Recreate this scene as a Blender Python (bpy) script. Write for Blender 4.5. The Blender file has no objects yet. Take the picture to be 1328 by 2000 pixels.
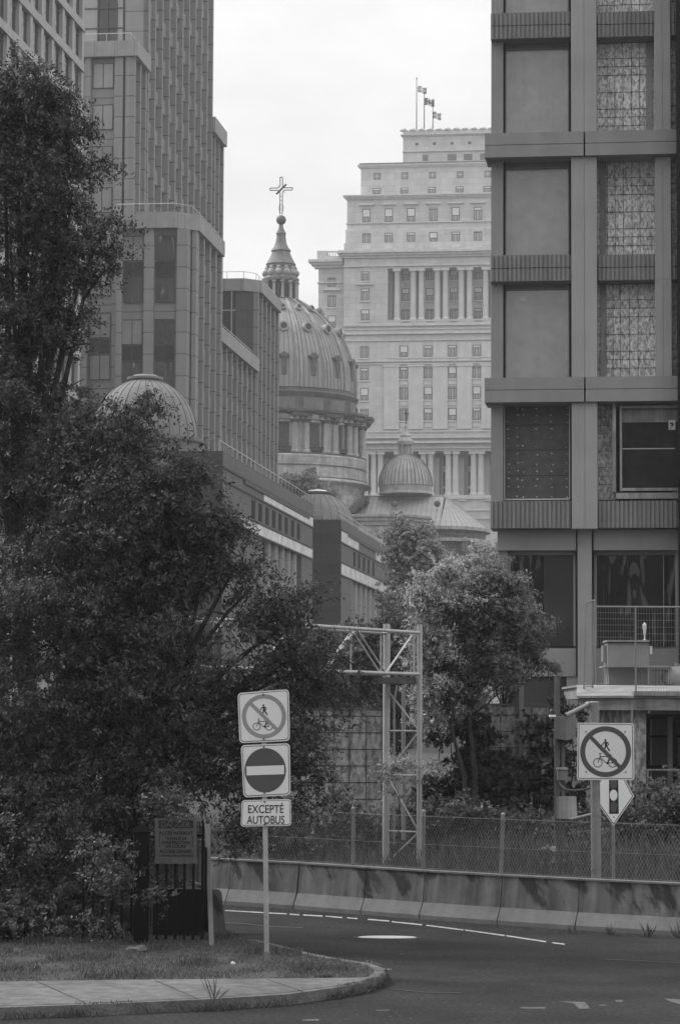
import bpy, math, random
import numpy as np
from mathutils import Matrix, Vector
random.seed(7); rng = np.random.default_rng(11)
sc = bpy.context.scene
COL = sc.collection
# ---------------------------------------------------------------- camera
HAZE = .00028
FPX = 5000.0; CH = 3.7
TILT = math.radians(4.42); ROLL = math.radians(0.30)
RM = (Matrix.Rotation(math.radians(90)+TILT, 3, 'X') @ Matrix.Rotation(ROLL, 3, 'Z'))
cam = bpy.data.cameras.new('camera'); camo = bpy.data.objects.new('camera', cam); COL.objects.link(camo)
camo.matrix_world = Matrix.Translation((0, 0, CH)) @ RM.to_4x4()
cam.sensor_fit = 'VERTICAL'; cam.sensor_height = 36; cam.sensor_width = 24
cam.lens = FPX/2000*36; cam.clip_start = 0.5; cam.clip_end = 6000
sc.camera = camo
# ---------------------------------------------------------------- world, sun, exposure
SUN_EL = math.radians(48); SUN_AZ = math.radians(-62)      # azimuth from +Y towards +X: sun high on the left, a little behind the scene
w = bpy.data.worlds.new('World'); sc.world = w; w.use_nodes = True
nt = w.node_tree; nt.nodes.clear()
def wn(t): return nt.nodes.new(t)
sky = wn('ShaderNodeTexSky'); sky.sky_type = 'NISHITA'; sky.sun_disc = False
sky.sun_elevation = SUN_EL; sky.sun_rotation = SUN_AZ; sky.dust_density = 4; sky.air_density = 1.2
bw = wn('ShaderNodeRGBToBW'); nt.links.new(sky.outputs[0], bw.inputs[0])
tc = wn('ShaderNodeTexCoord'); mp = wn('ShaderNodeMapping'); mp.inputs['Scale'].default_value = (1, 1, 2.2)
nt.links.new(tc.outputs['Generated'], mp.inputs[0])
nz = wn('ShaderNodeTexNoise'); nz.inputs['Scale'].default_value = 7; nz.inputs['Detail'].default_value = 5; nz.inputs['Roughness'].default_value = .5
nt.links.new(mp.outputs[0], nz.inputs[0])
mr = wn('ShaderNodeMapRange'); mr.inputs[1].default_value = .36; mr.inputs[2].default_value = .62; mr.inputs[3].default_value = 6.35; mr.inputs[4].default_value = 7.9
nt.links.new(nz.outputs[0], mr.inputs[0])
mx = wn('ShaderNodeMix'); mx.data_type = 'FLOAT'; mx.inputs[0].default_value = .93
nt.links.new(bw.outputs[0], mx.inputs[2]); nt.links.new(mr.outputs[0], mx.inputs[3])
sep0 = wn('ShaderNodeSeparateXYZ'); nt.links.new(tc.outputs['Generated'], sep0.inputs[0])      # overcast: the zenith is brighter than the horizon
zr_ = wn('ShaderNodeMapRange'); zr_.inputs[1].default_value = .25; zr_.inputs[2].default_value = .95; zr_.inputs[3].default_value = 1.0; zr_.inputs[4].default_value = 1.9
nt.links.new(sep0.outputs[2], zr_.inputs[0]); mz = wn('ShaderNodeMath'); mz.operation = 'MULTIPLY'; nt.links.new(mx.outputs[0], mz.inputs[0]); nt.links.new(zr_.outputs[0], mz.inputs[1])
bg = wn('ShaderNodeBackground'); bg.inputs[1].default_value = .098
nt.links.new(mz.outputs[0], bg.inputs[0]); wo = wn('ShaderNodeOutputWorld'); nt.links.new(bg.outputs[0], wo.inputs[0])
sun = bpy.data.lights.new('sun', 'SUN'); sun.energy = 2.3; sun.angle = math.radians(10); sun.color = (1, 1, 1)
suno = bpy.data.objects.new('sun', sun); COL.objects.link(suno)
sd = Vector((math.sin(SUN_AZ)*math.cos(SUN_EL), math.cos(SUN_AZ)*math.cos(SUN_EL), math.sin(SUN_EL)))
suno.rotation_euler = sd.to_track_quat('Z', 'Y').to_euler(); suno.location = (-60, 60, 120)
sc.view_settings.view_transform = 'Standard'; sc.view_settings.look = 'None'
sc.view_settings.exposure = 0.42; sc.view_settings.gamma = 1
sc.cycles.max_bounces = 6; sc.cycles.transparent_max_bounces = 12; sc.cycles.volume_bounces = 0
# ---------------------------------------------------------------- rays: where a direction meets a real plane of the place
def ray(px, py): return RM @ Vector(((px-664)/FPX, (1000-py)/FPX, -1))
_d = ray(1290, 1388); AR = math.atan2(_d.x, _d.y); sa, ca = math.sin(AR), math.cos(AR)   # street direction
def g2w(u, v, z): return (u*ca+v*sa, -u*sa+v*ca, z)
def w2g(x, y, z): return (x*ca-y*sa, x*sa+y*ca, z)
def PY(px, py, Y):
    d = ray(px, py); t = Y/d.y; return (d.x*t, Y, CH+d.z*t)
def PZ(px, py, z):
    d = ray(px, py); t = (z-CH)/d.z; return (d.x*t, d.y*t, z)
def PV(px, py, v):
    d = ray(px, py); g = w2g(d.x, d.y, 0); t = v/g[1]; return (g[0]*t, v, CH+d.z*t)
def PU(px, py, u):
    d = ray(px, py); g = w2g(d.x, d.y, 0); t = u/g[0]; return (u, g[1]*t, CH+d.z*t)
# ---------------------------------------------------------------- mesh builder
INFO = {}
class MB:
    def __init__(s, frame='G'): s.v = []; s.f = []; s.mi = []; s.m = 0; s.frame = frame
    def face(s, *idx): s.f.append(idx); s.mi.append(s.m)
    def poly(s, pts):
        b = len(s.v); s.v += [tuple(p) for p in pts]; s.face(*range(b, b+len(pts)))
    def box(s, a0, a1, b0, b1, c0, c1):
        if a0 > a1: a0, a1 = a1, a0
        if b0 > b1: b0, b1 = b1, b0
        if c0 > c1: c0, c1 = c1, c0
        s.hexa([(a0,b0,c0),(a1,b0,c0),(a1,b1,c0),(a0,b1,c0),(a0,b0,c1),(a1,b0,c1),(a1,b1,c1),(a0,b1,c1)])
    def hexa(s, p):
        b = len(s.v); s.v += [tuple(q) for q in p]
        for q in ((0,3,2,1),(4,5,6,7),(0,1,5,4),(1,2,6,5),(2,3,7,6),(3,0,4,7)): s.face(*(b+i for i in q))
    def extrude(s, pts, d):
        n = len(pts); b = len(s.v)
        s.v += [tuple(p) for p in pts]; s.v += [(p[0]+d[0], p[1]+d[1], p[2]+d[2]) for p in pts]
        s.face(*range(b, b+n)); s.face(*reversed(range(b+n, b+2*n)))
        for i in range(n):
            j = (i+1) % n; s.face(b+j, b+i, b+n+i, b+n+j)
    def tube(s, p, q, r, r2=None, n=8, cap=True):
        p = Vector(p); q = Vector(q); r2 = r if r2 is None else r2
        d = (q-p); 
        if d.length < 1e-6: return
        d.normalize(); x = d.orthogonal().normalized(); y = d.cross(x); b = len(s.v)
        for c, rr in ((p, r), (q, r2)):
            for i in range(n):
                a = 2*math.pi*i/n; s.v.append(tuple(c+(x*math.cos(a)+y*math.sin(a))*rr))
        for i in range(n): j = (i+1) % n; s.face(b+i, b+j, b+n+j, b+n+i)
        if cap: s.face(*reversed(range(b, b+n))); s.face(*range(b+n, b+2*n))
    def path(s, pts, r, n=6, taper=1.0):
        k = len(pts)-1
        for i in range(k):
            s.tube(pts[i], pts[i+1], r*(1+(taper-1)*i/k), r*(1+(taper-1)*(i+1)/k), n)
    def lathe(s, cx, cy, prof, n=32, a0=0, a1=2*math.pi, rib=None):
        full = abs(a1-a0-2*math.pi) < 1e-4; m = n if full else n+1; b = len(s.v)
        for r, z in prof:
            for i in range(m):
                a = a0+(a1-a0)*i/n; rr = r*(rib(i) if rib else 1); s.v.append((cx+rr*math.cos(a), cy+rr*math.sin(a), z))
        for k in range(len(prof)-1):
            for i in range(n):
                j = (i+1) % m; s.face(b+k*m+i, b+k*m+j, b+(k+1)*m+j, b+(k+1)*m+i)
        if full and prof[0][0] > 1e-4: s.face(*reversed(range(b, b+n)))
        if full and prof[-1][0] > 1e-4: k = b+(len(prof)-1)*m; s.face(*range(k, k+n))
    def ball(s, c, r, n=12):
        s.lathe(c[0], c[1], [(max(1e-5, r*math.sin(math.pi*i/8)), c[2]-r*math.cos(math.pi*i/8)) for i in range(9)], n)
    def build(s, name, mats, parent=None, smooth=False, ang=None):
        if not isinstance(mats, (list, tuple)): mats = [mats]
        V = np.array(s.v, dtype=float).reshape(-1, 3)
        root = parent
        while root is not None and root.parent is not None: root = root.parent
        if s.frame == 'L' or root is None and s.frame == 'W': pass
        else:
            if s.frame == 'G': V = np.stack([V[:,0]*ca+V[:,1]*sa, -V[:,0]*sa+V[:,1]*ca, V[:,2]], 1)
            if root is not None:
                fr, loc = INFO[root.name]; V = V-np.array(loc)
                if fr == 'G': V = np.stack([V[:,0]*ca-V[:,1]*sa, V[:,0]*sa+V[:,1]*ca, V[:,2]], 1)
        me = bpy.data.meshes.new(name); me.from_pydata([tuple(q) for q in V], [], s.f)
        for m in mats: me.materials.append(m)
        if len(mats) > 1: me.polygons.foreach_set('material_index', s.mi)
        if smooth:
            me.polygons.foreach_set('use_smooth', [True]*len(me.polygons))
            try: me.set_sharp_from_angle(angle=math.radians(ang or 40))
            except Exception: pass
        me.update()
        o = bpy.data.objects.new(name, me); COL.objects.link(o)
        if parent is not None: o.parent = parent
        return o
def tag(o, label=None, cat=None, group=None, kind=None):
    if label: o['label'] = label
    if cat: o['category'] = cat
    if group: o['group'] = group
    if kind: o['kind'] = kind
    return o
def thing(name, label, cat, loc, frame='W', group=None):       # loc always in world coordinates
    o = bpy.data.objects.new(name, None); COL.objects.link(o); o.empty_display_size = .3
    o.location = loc
    if frame == 'G': o.rotation_euler = (0, 0, -AR)
    INFO[o.name] = (frame, loc); return tag(o, label, cat, group)
def single(o, loc_z=0): INFO[o.name] = ('W', (0, 0, 0)); return o
def dup(o, parent, loc):
    c = o.copy(); COL.objects.link(c); c.parent = parent
    if loc is not None: c.location = loc
    for ch in list(o.children):
        d = ch.copy(); COL.objects.link(d); d.parent = c
    return c
def loc_in(root, p):      # grid coordinates of a point -> that root's own coordinates
    fr, loc = INFO[root.name]; g = w2g(*loc)
    return (p[0]-g[0], p[1]-g[1], p[2]-loc[2])
# ---------------------------------------------------------------- materials (all grey: the photograph is black and white)
MATS = {}
def mat(name, v, rough=.8, var=.12, scale=1.5, bump=.0, bscale=12, metal=0, spec=.4, streak=0, jz=None, jx=None, jw=.05, jdark=.45, detail=6, var2=0, scale2=.2, coursed=None, coat=0):
    m = bpy.data.materials.new(name); m.use_nodes = True; t = m.node_tree; N = t.nodes; L = t.links
    b = N['Principled BSDF']; b.inputs['Roughness'].default_value = rough; b.inputs['Metallic'].default_value = metal
    b.inputs['Specular IOR Level'].default_value = spec; b.inputs['Coat Weight'].default_value = coat
    tcn = N.new('ShaderNodeTexCoord'); co = tcn.outputs['Object']
    def math_(op, a, c=None, cl=False):
        n = N.new('ShaderNodeMath'); n.operation = op; n.use_clamp = cl
        for i, q in enumerate((a, c)):
            if q is None: continue
            if isinstance(q, (int, float)): n.inputs[i].default_value = q
            else: L.new(q, n.inputs[i])
        return n.outputs[0]
    def noise(sc_, det=detail, xyz=(1,1,1), ro=.55):
        mpn = N.new('ShaderNodeMapping'); mpn.inputs['Scale'].default_value = xyz; L.new(co, mpn.inputs[0])
        n = N.new('ShaderNodeTexNoise'); n.inputs['Scale'].default_value = sc_; n.inputs['Detail'].default_value = det; n.inputs['Roughness'].default_value = ro
        L.new(mpn.outputs[0], n.inputs[0]); return n.outputs[0]
    def spread_(x, amt):      # 1 + amt*(2*contrast(x)-1)
        r = N.new('ShaderNodeMapRange'); r.inputs[1].default_value = .3; r.inputs[2].default_value = .7
        r.inputs[3].default_value = 1-amt; r.inputs[4].default_value = 1+amt; L.new(x, r.inputs[0]); return r.outputs[0]
    col = spread_(noise(scale), var)
    if var2: col = math_('MULTIPLY', col, spread_(noise(scale2, 3), var2))
    if streak: col = math_('MULTIPLY', col, spread_(noise(scale*2.2, 4, (1, 1, .07), .6), streak))
    if jz or jx:
        sep = N.new('ShaderNodeSeparateXYZ'); L.new(co, sep.inputs[0])
        geo = N.new('ShaderNodeNewGeometry'); sn = N.new('ShaderNodeSeparateXYZ'); L.new(geo.outputs['Normal'], sn.inputs[0])
        mask = None
        if jz:
            fz = math_('FRACT', math_('DIVIDE', math_('ADD', sep.outputs[2], 500*jz), jz)); mask = math_('LESS_THAN', fz, jw/jz)
            up = math_('LESS_THAN', math_('ABSOLUTE', sn.outputs[2]), .6); mask = math_('MULTIPLY', mask, up)
        if jx:
            off = 0
            if coursed:
                off = math_('MULTIPLY', math_('FLOOR', math_('MULTIPLY', math_('ADD', math_('DIVIDE', sep.outputs[2], jz), 500), 1)), .5*jx)
            for k, nk in ((0, 1), (1, 0)):
                fx = math_('FRACT', math_('DIVIDE', math_('ADD', math_('ADD', sep.outputs[k], off), 500*jx), jx)); mk = math_('LESS_THAN', fx, jw/jx)
                mk = math_('MULTIPLY', mk, math_('GREATER_THAN', math_('ABSOLUTE', sn.outputs[nk]), .6))
                mask = mk if mask is None else math_('MAXIMUM', mask, mk)
            # every slab its own tone
            wnz = N.new('ShaderNodeTexWhiteNoise'); wnz.noise_dimensions = '3D'; cmb = N.new('ShaderNodeCombineXYZ')
            L.new(math_('FLOOR', math_('DIVIDE', math_('ADD', sep.outputs[0], off), jx)), cmb.inputs[0]); L.new(math_('FLOOR', math_('DIVIDE', math_('ADD', sep.outputs[1], off), jx)), cmb.inputs[1])
            if jz: L.new(math_('FLOOR', math_('DIVIDE', sep.outputs[2], jz)), cmb.inputs[2])
            L.new(cmb.outputs[0], wnz.inputs[0]); 
            r = N.new('ShaderNodeMapRange'); r.inputs[3].default_value = .93; r.inputs[4].default_value = 1.07; L.new(wnz.outputs[0], r.inputs[0])
            col = math_('MULTIPLY', col, r.outputs[0])
        dk = math_('SUBTRACT', 1, math_('MULTIPLY', mask, jdark)); col = math_('MULTIPLY', col, dk)
    col = math_('MULTIPLY', col, v)
    cc = N.new('ShaderNodeCombineColor')
    for i in range(3): L.new(col, cc.inputs[i])
    L.new(cc.outputs[0], b.inputs['Base Color'])
    if bump:
        bn = N.new('ShaderNodeBump'); bn.inputs['Strength'].default_value = bump; bn.inputs['Distance'].default_value = .05
        L.new(noise(bscale, 5), bn.inputs['Height']); L.new(bn.outputs[0], b.inputs['Normal'])
    MATS[name] = m; return m
def osb_mat(name, v, s=14):
    m = bpy.data.materials.new(name); m.use_nodes = True; t = m.node_tree; N = t.nodes; L = t.links; b = N['Principled BSDF']
    b.inputs['Roughness'].default_value = .75; tcn = N.new('ShaderNodeTexCoord')
    outs = []
    for rot, sc_ in ((.6, (s*1.1, s, s*.5)), (-.8, (s*1.0, s, s*.5)), (1.5, (s*1.0, s*.8, s*.45))):
        mp_ = N.new('ShaderNodeMapping'); mp_.inputs['Rotation'].default_value = (0, rot, 0); mp_.inputs['Scale'].default_value = sc_
        L.new(tcn.outputs['Object'], mp_.inputs[0]); vo = N.new('ShaderNodeTexVoronoi'); vo.inputs['Scale'].default_value = 1.0
        L.new(mp_.outputs[0], vo.inputs[0]); sp = N.new('ShaderNodeSeparateColor'); L.new(vo.outputs['Color'], sp.inputs[0]); outs.append(sp.outputs[0])
    a = N.new('ShaderNodeMath'); a.operation = 'ADD'; L.new(outs[0], a.inputs[0]); L.new(outs[1], a.inputs[1])
    c = N.new('ShaderNodeMath'); c.operation = 'ADD'; L.new(a.outputs[0], c.inputs[0]); L.new(outs[2], c.inputs[1])
    nzz = N.new('ShaderNodeTexNoise'); nzz.inputs['Scale'].default_value = 1.1; nzz.inputs['Detail'].default_value = 4; L.new(tcn.outputs['Object'], nzz.inputs[0])
    c2 = N.new('ShaderNodeMath'); c2.operation = 'ADD'; L.new(c.outputs[0], c2.inputs[0]); L.new(nzz.outputs[0], c2.inputs[1])
    r = N.new('ShaderNodeMapRange'); r.inputs[1].default_value = 1.1; r.inputs[2].default_value = 2.9; r.inputs[3].default_value = v*.45; r.inputs[4].default_value = v*1.5
    L.new(c2.outputs[0], r.inputs[0]); cc = N.new('ShaderNodeCombineColor')
    for i in range(3): L.new(r.outputs[0], cc.inputs[i])
    L.new(cc.outputs[0], b.inputs['Base Color']); return m
def leaf_mat(name, lo, hi, trans=.35, rough=.55):
    m = bpy.data.materials.new(name); m.use_nodes = True; t = m.node_tree; N = t.nodes; L = t.links; b = N['Principled BSDF']
    b.inputs['Roughness'].default_value = rough; b.inputs['Specular IOR Level'].default_value = .35
    g = N.new('ShaderNodeNewGeometry'); r = N.new('ShaderNodeMapRange'); r.inputs[3].default_value = lo; r.inputs[4].default_value = hi
    L.new(g.outputs['Random Per Island'], r.inputs[0]); cc = N.new('ShaderNodeCombineColor')
    for i in range(3): L.new(r.outputs[0], cc.inputs[i])
    L.new(cc.outputs[0], b.inputs['Base Color']); tr = N.new('ShaderNodeBsdfTranslucent'); L.new(cc.outputs[0], tr.inputs[0])
    ms = N.new('ShaderNodeMixShader'); ms.inputs[0].default_value = trans; L.new(b.outputs[0], ms.inputs[1]); L.new(tr.outputs[0], ms.inputs[2])
    L.new(ms.outputs[0], N['Material Output'].inputs[0]); return m
def glass_mat(name, v, rough=.08, wave=0.0, wscale=.8, wmap=(1, 1, 1), ior=1.5, spec=.5, metal=0.0, var=.25, streak=0):
    m = mat(name, v, rough=rough, var=var, scale=2.6 if streak else .5, spec=spec, metal=metal, streak=streak); N = m.node_tree.nodes; L = m.node_tree.links; b = N['Principled BSDF']
    b.inputs['IOR'].default_value = ior
    if wave:
        tcn = N.new('ShaderNodeTexCoord'); n = N.new('ShaderNodeTexNoise'); n.inputs['Scale'].default_value = wscale; n.inputs['Detail'].default_value = 1
        mpw = N.new('ShaderNodeMapping'); mpw.inputs['Scale'].default_value = wmap; L.new(tcn.outputs['Object'], mpw.inputs[0]); L.new(mpw.outputs[0], n.inputs[0]); bn = N.new('ShaderNodeBump'); bn.inputs['Strength'].default_value = 1; bn.inputs['Distance'].default_value = wave
        L.new(n.outputs[0], bn.inputs['Height']); L.new(bn.outputs[0], b.inputs['Normal'])
    return m
# ================================================================ far: office tower, cathedral
M_lime = mat('limestone', .47, var=.1, scale=.35, streak=.08, jz=1.25, jx=2.6, jw=.09, jdark=.16, coursed=True)
M_lime2 = mat('limestone_trim', .52, var=.08, scale=.5, streak=.08)
M_win = glass_mat('far_window_glass', .36, rough=.3, var=.5)
M_blind = mat('far_window_blind', .62, var=.25, scale=.4)
M_frame = mat('far_window_frame', .10)
M_dark = mat('dark_recess', .05)
M_darkstone = mat('recess_stone', .16, var=.1)
VS = 490.0
def SZ(y, v=VS): return PV(850, y, v)[2]
def SU(x, y, v=VS): return PV(x, y, v)[0]
gx0 = PV(850, 1380, VS)
sl = thing('stepped_office_tower', 'pale stepped stone office tower with colonnades behind the cathedral domes', 'office tower', g2w(SU(850, 1300), VS, 0), 'G')
UR = SU(1290, 700)                                # right end, far behind the building with boarded windows
b = MB()
uL = SU(671, 700)
zt = SZ(500)                                       # top of main block
# main block in pieces round the two recesses
c0, c1 = SU(757, 570), UR
zc0, zc1 = SZ(624), SZ(523)
zl0, zl1 = SZ(967), SZ(881); lw = SU(719, 930)
b.box(uL, c0, VS, VS+40, zl1, zt); b.box(uL, c0, VS, VS+40, 0, zl0); b.box(uL, lw, VS, VS+40, zl0, zl1); b.box(lw, c0, VS+5, VS+40, zl0, zl1)
b.box(c0, UR, VS, VS+40, zc1, zt)
b.box(c0, UR, VS, VS+40, zl1, zc0)
b.box(c0, UR, VS+3.2, VS+40, zc0, zc1)
b.box(c0, UR, VS+5, VS+40, zl0, zl1)
b.box(c0, UR, VS, VS+40, 0, zl0)
main = b.build('wall', M_lime, sl)
# wing at left
b = MB(); wl = SU(620, 560); 
b.box(wl, uL-.02, VS+1.5, VS+30, 0, SZ(512)); b.build('wing_wall', M_lime, sl)
def cornice(x0, y0, x1, y1, v, proj, name='cornice', m=None, steps=3, zf=None):
    b = MB(); z1 = SZ(y0, v); z0 = SZ(y1, v); u0 = PV(x0, y0, v)[0]; u1 = UR if x1 is None else PV(x1, y0, v)[0]
    for i in range(steps):
        a = (i+1)/steps; b.box(u0-proj*(a-1/steps), u1, v-proj*a, v+1.5, z0+(z1-z0)*i/steps+(.002 if i else 0), z0+(z1-z0)*(i+1)/steps)
    return b.build(name, m or M_lime2, sl)
cornice(614, 505, 671, 520, VS+1.5, 1.5)
cornice(668, 489, None, 502, VS, 1.3)
for y0, y1, pj in ((632, 636, .4), (641, 643, .25), (648, 652, .5), (663, 665, .25), (703, 706, .4), (709, 711, .25), (516, 519, .3), (862, 866, 1.0), (855, 857, .5), (874, 876, .35), (972, 975, .3), (996, 998, .25), (1012, 1014, .25)):
    cornice(671, y0, None, y1, VS, pj, 'belt_course', steps=1)
cornice(620, 548, 671, 550, VS+1.5, .3, 'belt_course', steps=1)
# upper tiers
tiers = [(672, 472, 490, 1.5), (675, 448, 473, 3.0), (678, 380, 449, 4.5), (705, 319, 381, 9.0), (787, 254, 319, 13.0)]
for i, (x, y0, y1, dv) in enumerate(tiers):
    v = VS+dv; b = MB(); b.box(PV(x, y0, v)[0], UR-dv, v, VS+40-dv, SZ(y1, v)-2, SZ(y0, v)); b.build('upper_storey', M_lime, sl)
cornice(676, 379, None, 387, VS+4.5, .8); cornice(703, 320, None, 326, VS+9, .7); cornice(786, 262, None, 266, VS+13, .5)
cornice(676, 433, None, 434.5, VS+4.5, .25, 'belt_course', steps=1); cornice(675, 446, None, 449, VS+4.5, .4, 'belt_course', steps=1)
cornice(786, 294, None, 296, VS+13, .3, 'belt_course', steps=1)
b = MB(); b.box(SU(705, 319, VS+9)-.3, UR-9, VS+8.6, VS+30, SZ(319, VS+9), SZ(316.5, VS+9)); b.build('roof_edge', M_darkstone, sl)
# parapet ornaments
for i in range(11):
    x = 788+17.1*i; b = MB(); v = VS+13; u, _, z = PV(x, 254, v)
    b.lathe(u, v+.4, [(.75, SZ(254.5, v)), (.8, SZ(252, v)), (.45, SZ(249, v)), (.08, SZ(246.5, v))], 8); b.build('roof_ornament', M_lime2, sl)
# windows: frame ring (dark), pane, blind; mesh made once per size then copied
def make_win(w_, h_, root, blind=.25, name='window'):
    b = MB('L'); t = .13
    b.box(-w_/2, w_/2, -.10, 0, h_-t, h_); b.box(-w_/2, w_/2, -.10, 0, 0, t); b.box(-w_/2, -w_/2+t, -.10, 0, t, h_-t); b.box(w_/2-t, w_/2, -.10, 0, t, h_-t)
    for k in (-1, 1): b.box(k*w_*.2-.07, k*w_*.2+.07, -.09, 0, t, h_*(1-blind))
    b.box(-w_/2+t, w_/2-t, -.09, 0, h_*(1-blind)-.07, h_*(1-blind)+.07)
    f = b.build(name, M_frame, root)
    b = MB('L'); b.box(-w_/2+t+.01, w_/2-t-.01, -.05, -.01, t, h_*(1-blind)); b.build('pane', M_win, f)
    b = MB('L'); b.box(-w_/2+t+.01, w_/2-t-.01, -.06, -.01, h_*(1-blind)+.07, h_-t); b.build('blind', M_blind, f)
    b = MB('L'); b.box(-w_/2-.25, w_/2+.25, -.22, 0, -.3, -.02); b.build('sill', M_lime2, f)
    return f
protos = {}
def put_win(x, y0, y1, v, wpx, root=None, blind=None):
    blind = blind or random.choice((.12, .25, .25, .4, .6))
    root = root or sl; s = v/FPX; key = (round(wpx), round(y1-y0), blind, root.name)
    u = PV(x, (y0+y1)/2, v)[0]; z = SZ(y1, v); loc = loc_in(root, (u, v, z))
    if key not in protos: o = make_win(wpx*s, (y1-y0)*s, root, blind); o.location = loc; protos[key] = o
    else: dup(protos[key], root, loc)
for (y0, y1) in ((528, 546), (561, 585), (602, 624)): put_win(713, y0, y1, VS, 16)
for (y0, y1) in ((539, 558), (573, 597), (613, 635)): put_win(648, y0, y1, VS+1.5, 16)
for (y0, y1) in ((674, 697), (717, 741), (756, 781), (797, 821)): put_win(711.5, y0, y1, VS, 16)
for k in range(4):
    x = 788.5+47.4*k
    put_win(x, 674, 697, VS, 16)
    for (y0, y1) in ((716, 739), (755, 780), (797, 821)): put_win(x, y0, y1, VS, 16)
    for (y0, y1) in ((527, 547), (562, 587), (603, 626)): put_win(792+47.2*k, y0, y1, VS+3.2, 16)
for k in range(6):
    x = 715.5+43.5*k; put_win(x, 405, 432, VS+4.5, 16); put_win(x, 453, 473, VS+3.0, 16)
    u, _, _ = PV(x, 396, VS+4.5); b = MB(); b.box(u-1.5, u+1.5, VS+4.5-.5, VS+4.6, SZ(398.5, VS+4.5), SZ(395, VS+4.5)); b.build('lintel', M_lime2, sl)
    b = MB(); b.box(PV(x-8, 480, VS+1.5)[0], PV(x+8, 480, VS+1.5)[0], VS+1.42, VS+1.5, SZ(484, VS+1.5), SZ(477, VS+1.5)); b.build('panel', M_lime2, sl)
for k in range(5):
    x = 736.5+53.9*k; v = VS+9; u, _, z = PV(x, 342, v); z = SZ(342, v); b = MB()
    b.box(u-.68, u+.68, v-.04, v+.01, z-.68, z+.68); r = b.build('rosette_vent', M_darkstone, sl)
    b = MB()
    for i in range(4):
        a = math.pi*i/4; dx, dz = math.cos(a)*.66, math.sin(a)*.66; b.tube((u-dx, v-.08, z-dz), (u+dx, v-.08, z+dz), .07, n=4)
    b.build('spoke', M_lime2, r)
    put_win(x-1, 365, 377, v, 15, blind=.4)
    b = MB(); v = VS+13; xx = 814+34.2*k; u = PV(xx, 280, v)[0]; b.box(u-.3, u+.3, v-.03, v+.01, SZ(283, v), SZ(278, v)); b.build('vent', M_frame, sl)
for x0, x1 in ((825, 836), (874, 891), (905, 922), (937, 957)):
    v = VS+13; b = MB(); b.box(PV(x0, 308, v)[0], PV(x1, 308, v)[0], v-.04, v+.01, SZ(314, v), SZ(302, v)); b.build('louvre', M_darkstone, sl)
for (x, y, v) in ((713, 553, VS), (648, 563, VS+1.5)):
    u = PV(x, y, v)[0]; b = MB(); b.box(u-1.7, u+1.7, v-.5, v+.01, SZ(y+1.6, v), SZ(y-1.6, v)); b.build('lintel', M_lime2, sl)
# pilaster strips either side of the lower windows
for k in range(5):
    x = 764.8+47.4*k; b = MB(); u = PV(x, 775, VS)[0]
    b.box(u-1.45, u+1.45, VS-.35, VS, SZ(838), SZ(716)); b.box(u-1.7, u+1.7, VS-.5, VS, SZ(716), SZ(712)); b.build('pilaster', M_lime2, sl)
    b = MB(); b.box(u-1.3, u+1.3, VS-.12, VS, SZ(699), SZ(669)); b.build('panel', M_lime2, sl)
for k in range(4):
    x = 788.5+47.4*k
    for y in (747, 788, 830):
        b = MB(); u = PV(x, y, VS)[0]; b.box(u-.8, u+.8, VS-.1, VS, SZ(y+4), SZ(y-4)); b.build('panel', M_lime2, sl)
# columns
def column(mbk, u, v, r, z0, z1, n=14):
    mbk.lathe(u, v, [(r*1.35, z0), (r*1.35, z0+r*.5), (r*1.02, z0+r*.8), (r, z0+(z1-z0)*.4), (r*.88, z1-r*1.2), (r*1.1, z1-r*.9)], n)
    mbk.box(u-r*1.35, u+r*1.35, v-r*1.35, v+r*1.35, z1-r*.9, z1)
cp = None
for x in (774.5, 806, 822, 853, 869, 900, 916, 947.5, 963, 994, 1010):
    u = PV(x, 570, VS)[0]
    if cp is None:
        b = MB('L'); column(b, 0, 0, .56, 0, zc1-zc0-.02); cp = b.build('column', M_lime2, sl, smooth=True); cp.location = loc_in(sl, (u, VS+.75, zc0+.01))
    else: dup(cp, sl, loc_in(sl, (u, VS+.75, zc0+.01)))
for x in (814, 861, 908, 955, 766.5):
    u = PV(x, 570, VS)[0]; b = MB(); b.box(u-.32, u+.32, VS+3.1, VS+3.2, zc0, zc1); b.build('slot', M_darkstone, sl)
# balustrades
def balustrade(x0, x1, y0, y1, v, name='balustrade', gap=.42):
    b = MB(); z0 = SZ(y1, v); z1 = SZ(y0, v); u0 = PV(x0, y0, v)[0]; u1 = PV(x1, y0, v)[0]
    b.box(u0, u1, v-.3, v+.1, z1-.25, z1); b.box(u0, u1, v-.3, v+.1, z0, z0+.2)
    n = int((u1-u0)/gap)
    for i in range(n): b.tube((u0+gap*(i+.5), v-.1, z0+.2), (u0+gap*(i+.5), v-.1, z1-.25), .1, n=5, cap=False)
    return b.build(name, M_lime2, sl)
balustrade(638, 662, 487, 499, VS+1.4, gap=.5)
b = MB(); b.box(SU(620, 495, VS+1.5), SU(638, 495, VS+1.5), VS+.9, VS+6, SZ(505, VS+1.5), SZ(487, VS+1.5)); b.box(SU(662, 495, VS+1.5), uL, VS+.9, VS+6, SZ(505, VS+1.5), SZ(486, VS+1.5)); b.box(SU(638,495,VS+1.5), SU(662,495,VS+1.5), VS+.9, VS+6, SZ(505, VS+1.5), SZ(499, VS+1.5)); b.build('parapet', M_lime2, sl)
for k in range(4):
    x = 792+47.2*k; balustrade(x-8.5, x+8.5, 625, 633, VS-.05, 'balconet')
balustrade(716, 960, 841, 850, VS-.6)
b = MB(); b.box(SU(716, 860), UR, VS-.85, VS, SZ(856), SZ(850)); b.build('parapet', M_lime2, sl)
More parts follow.
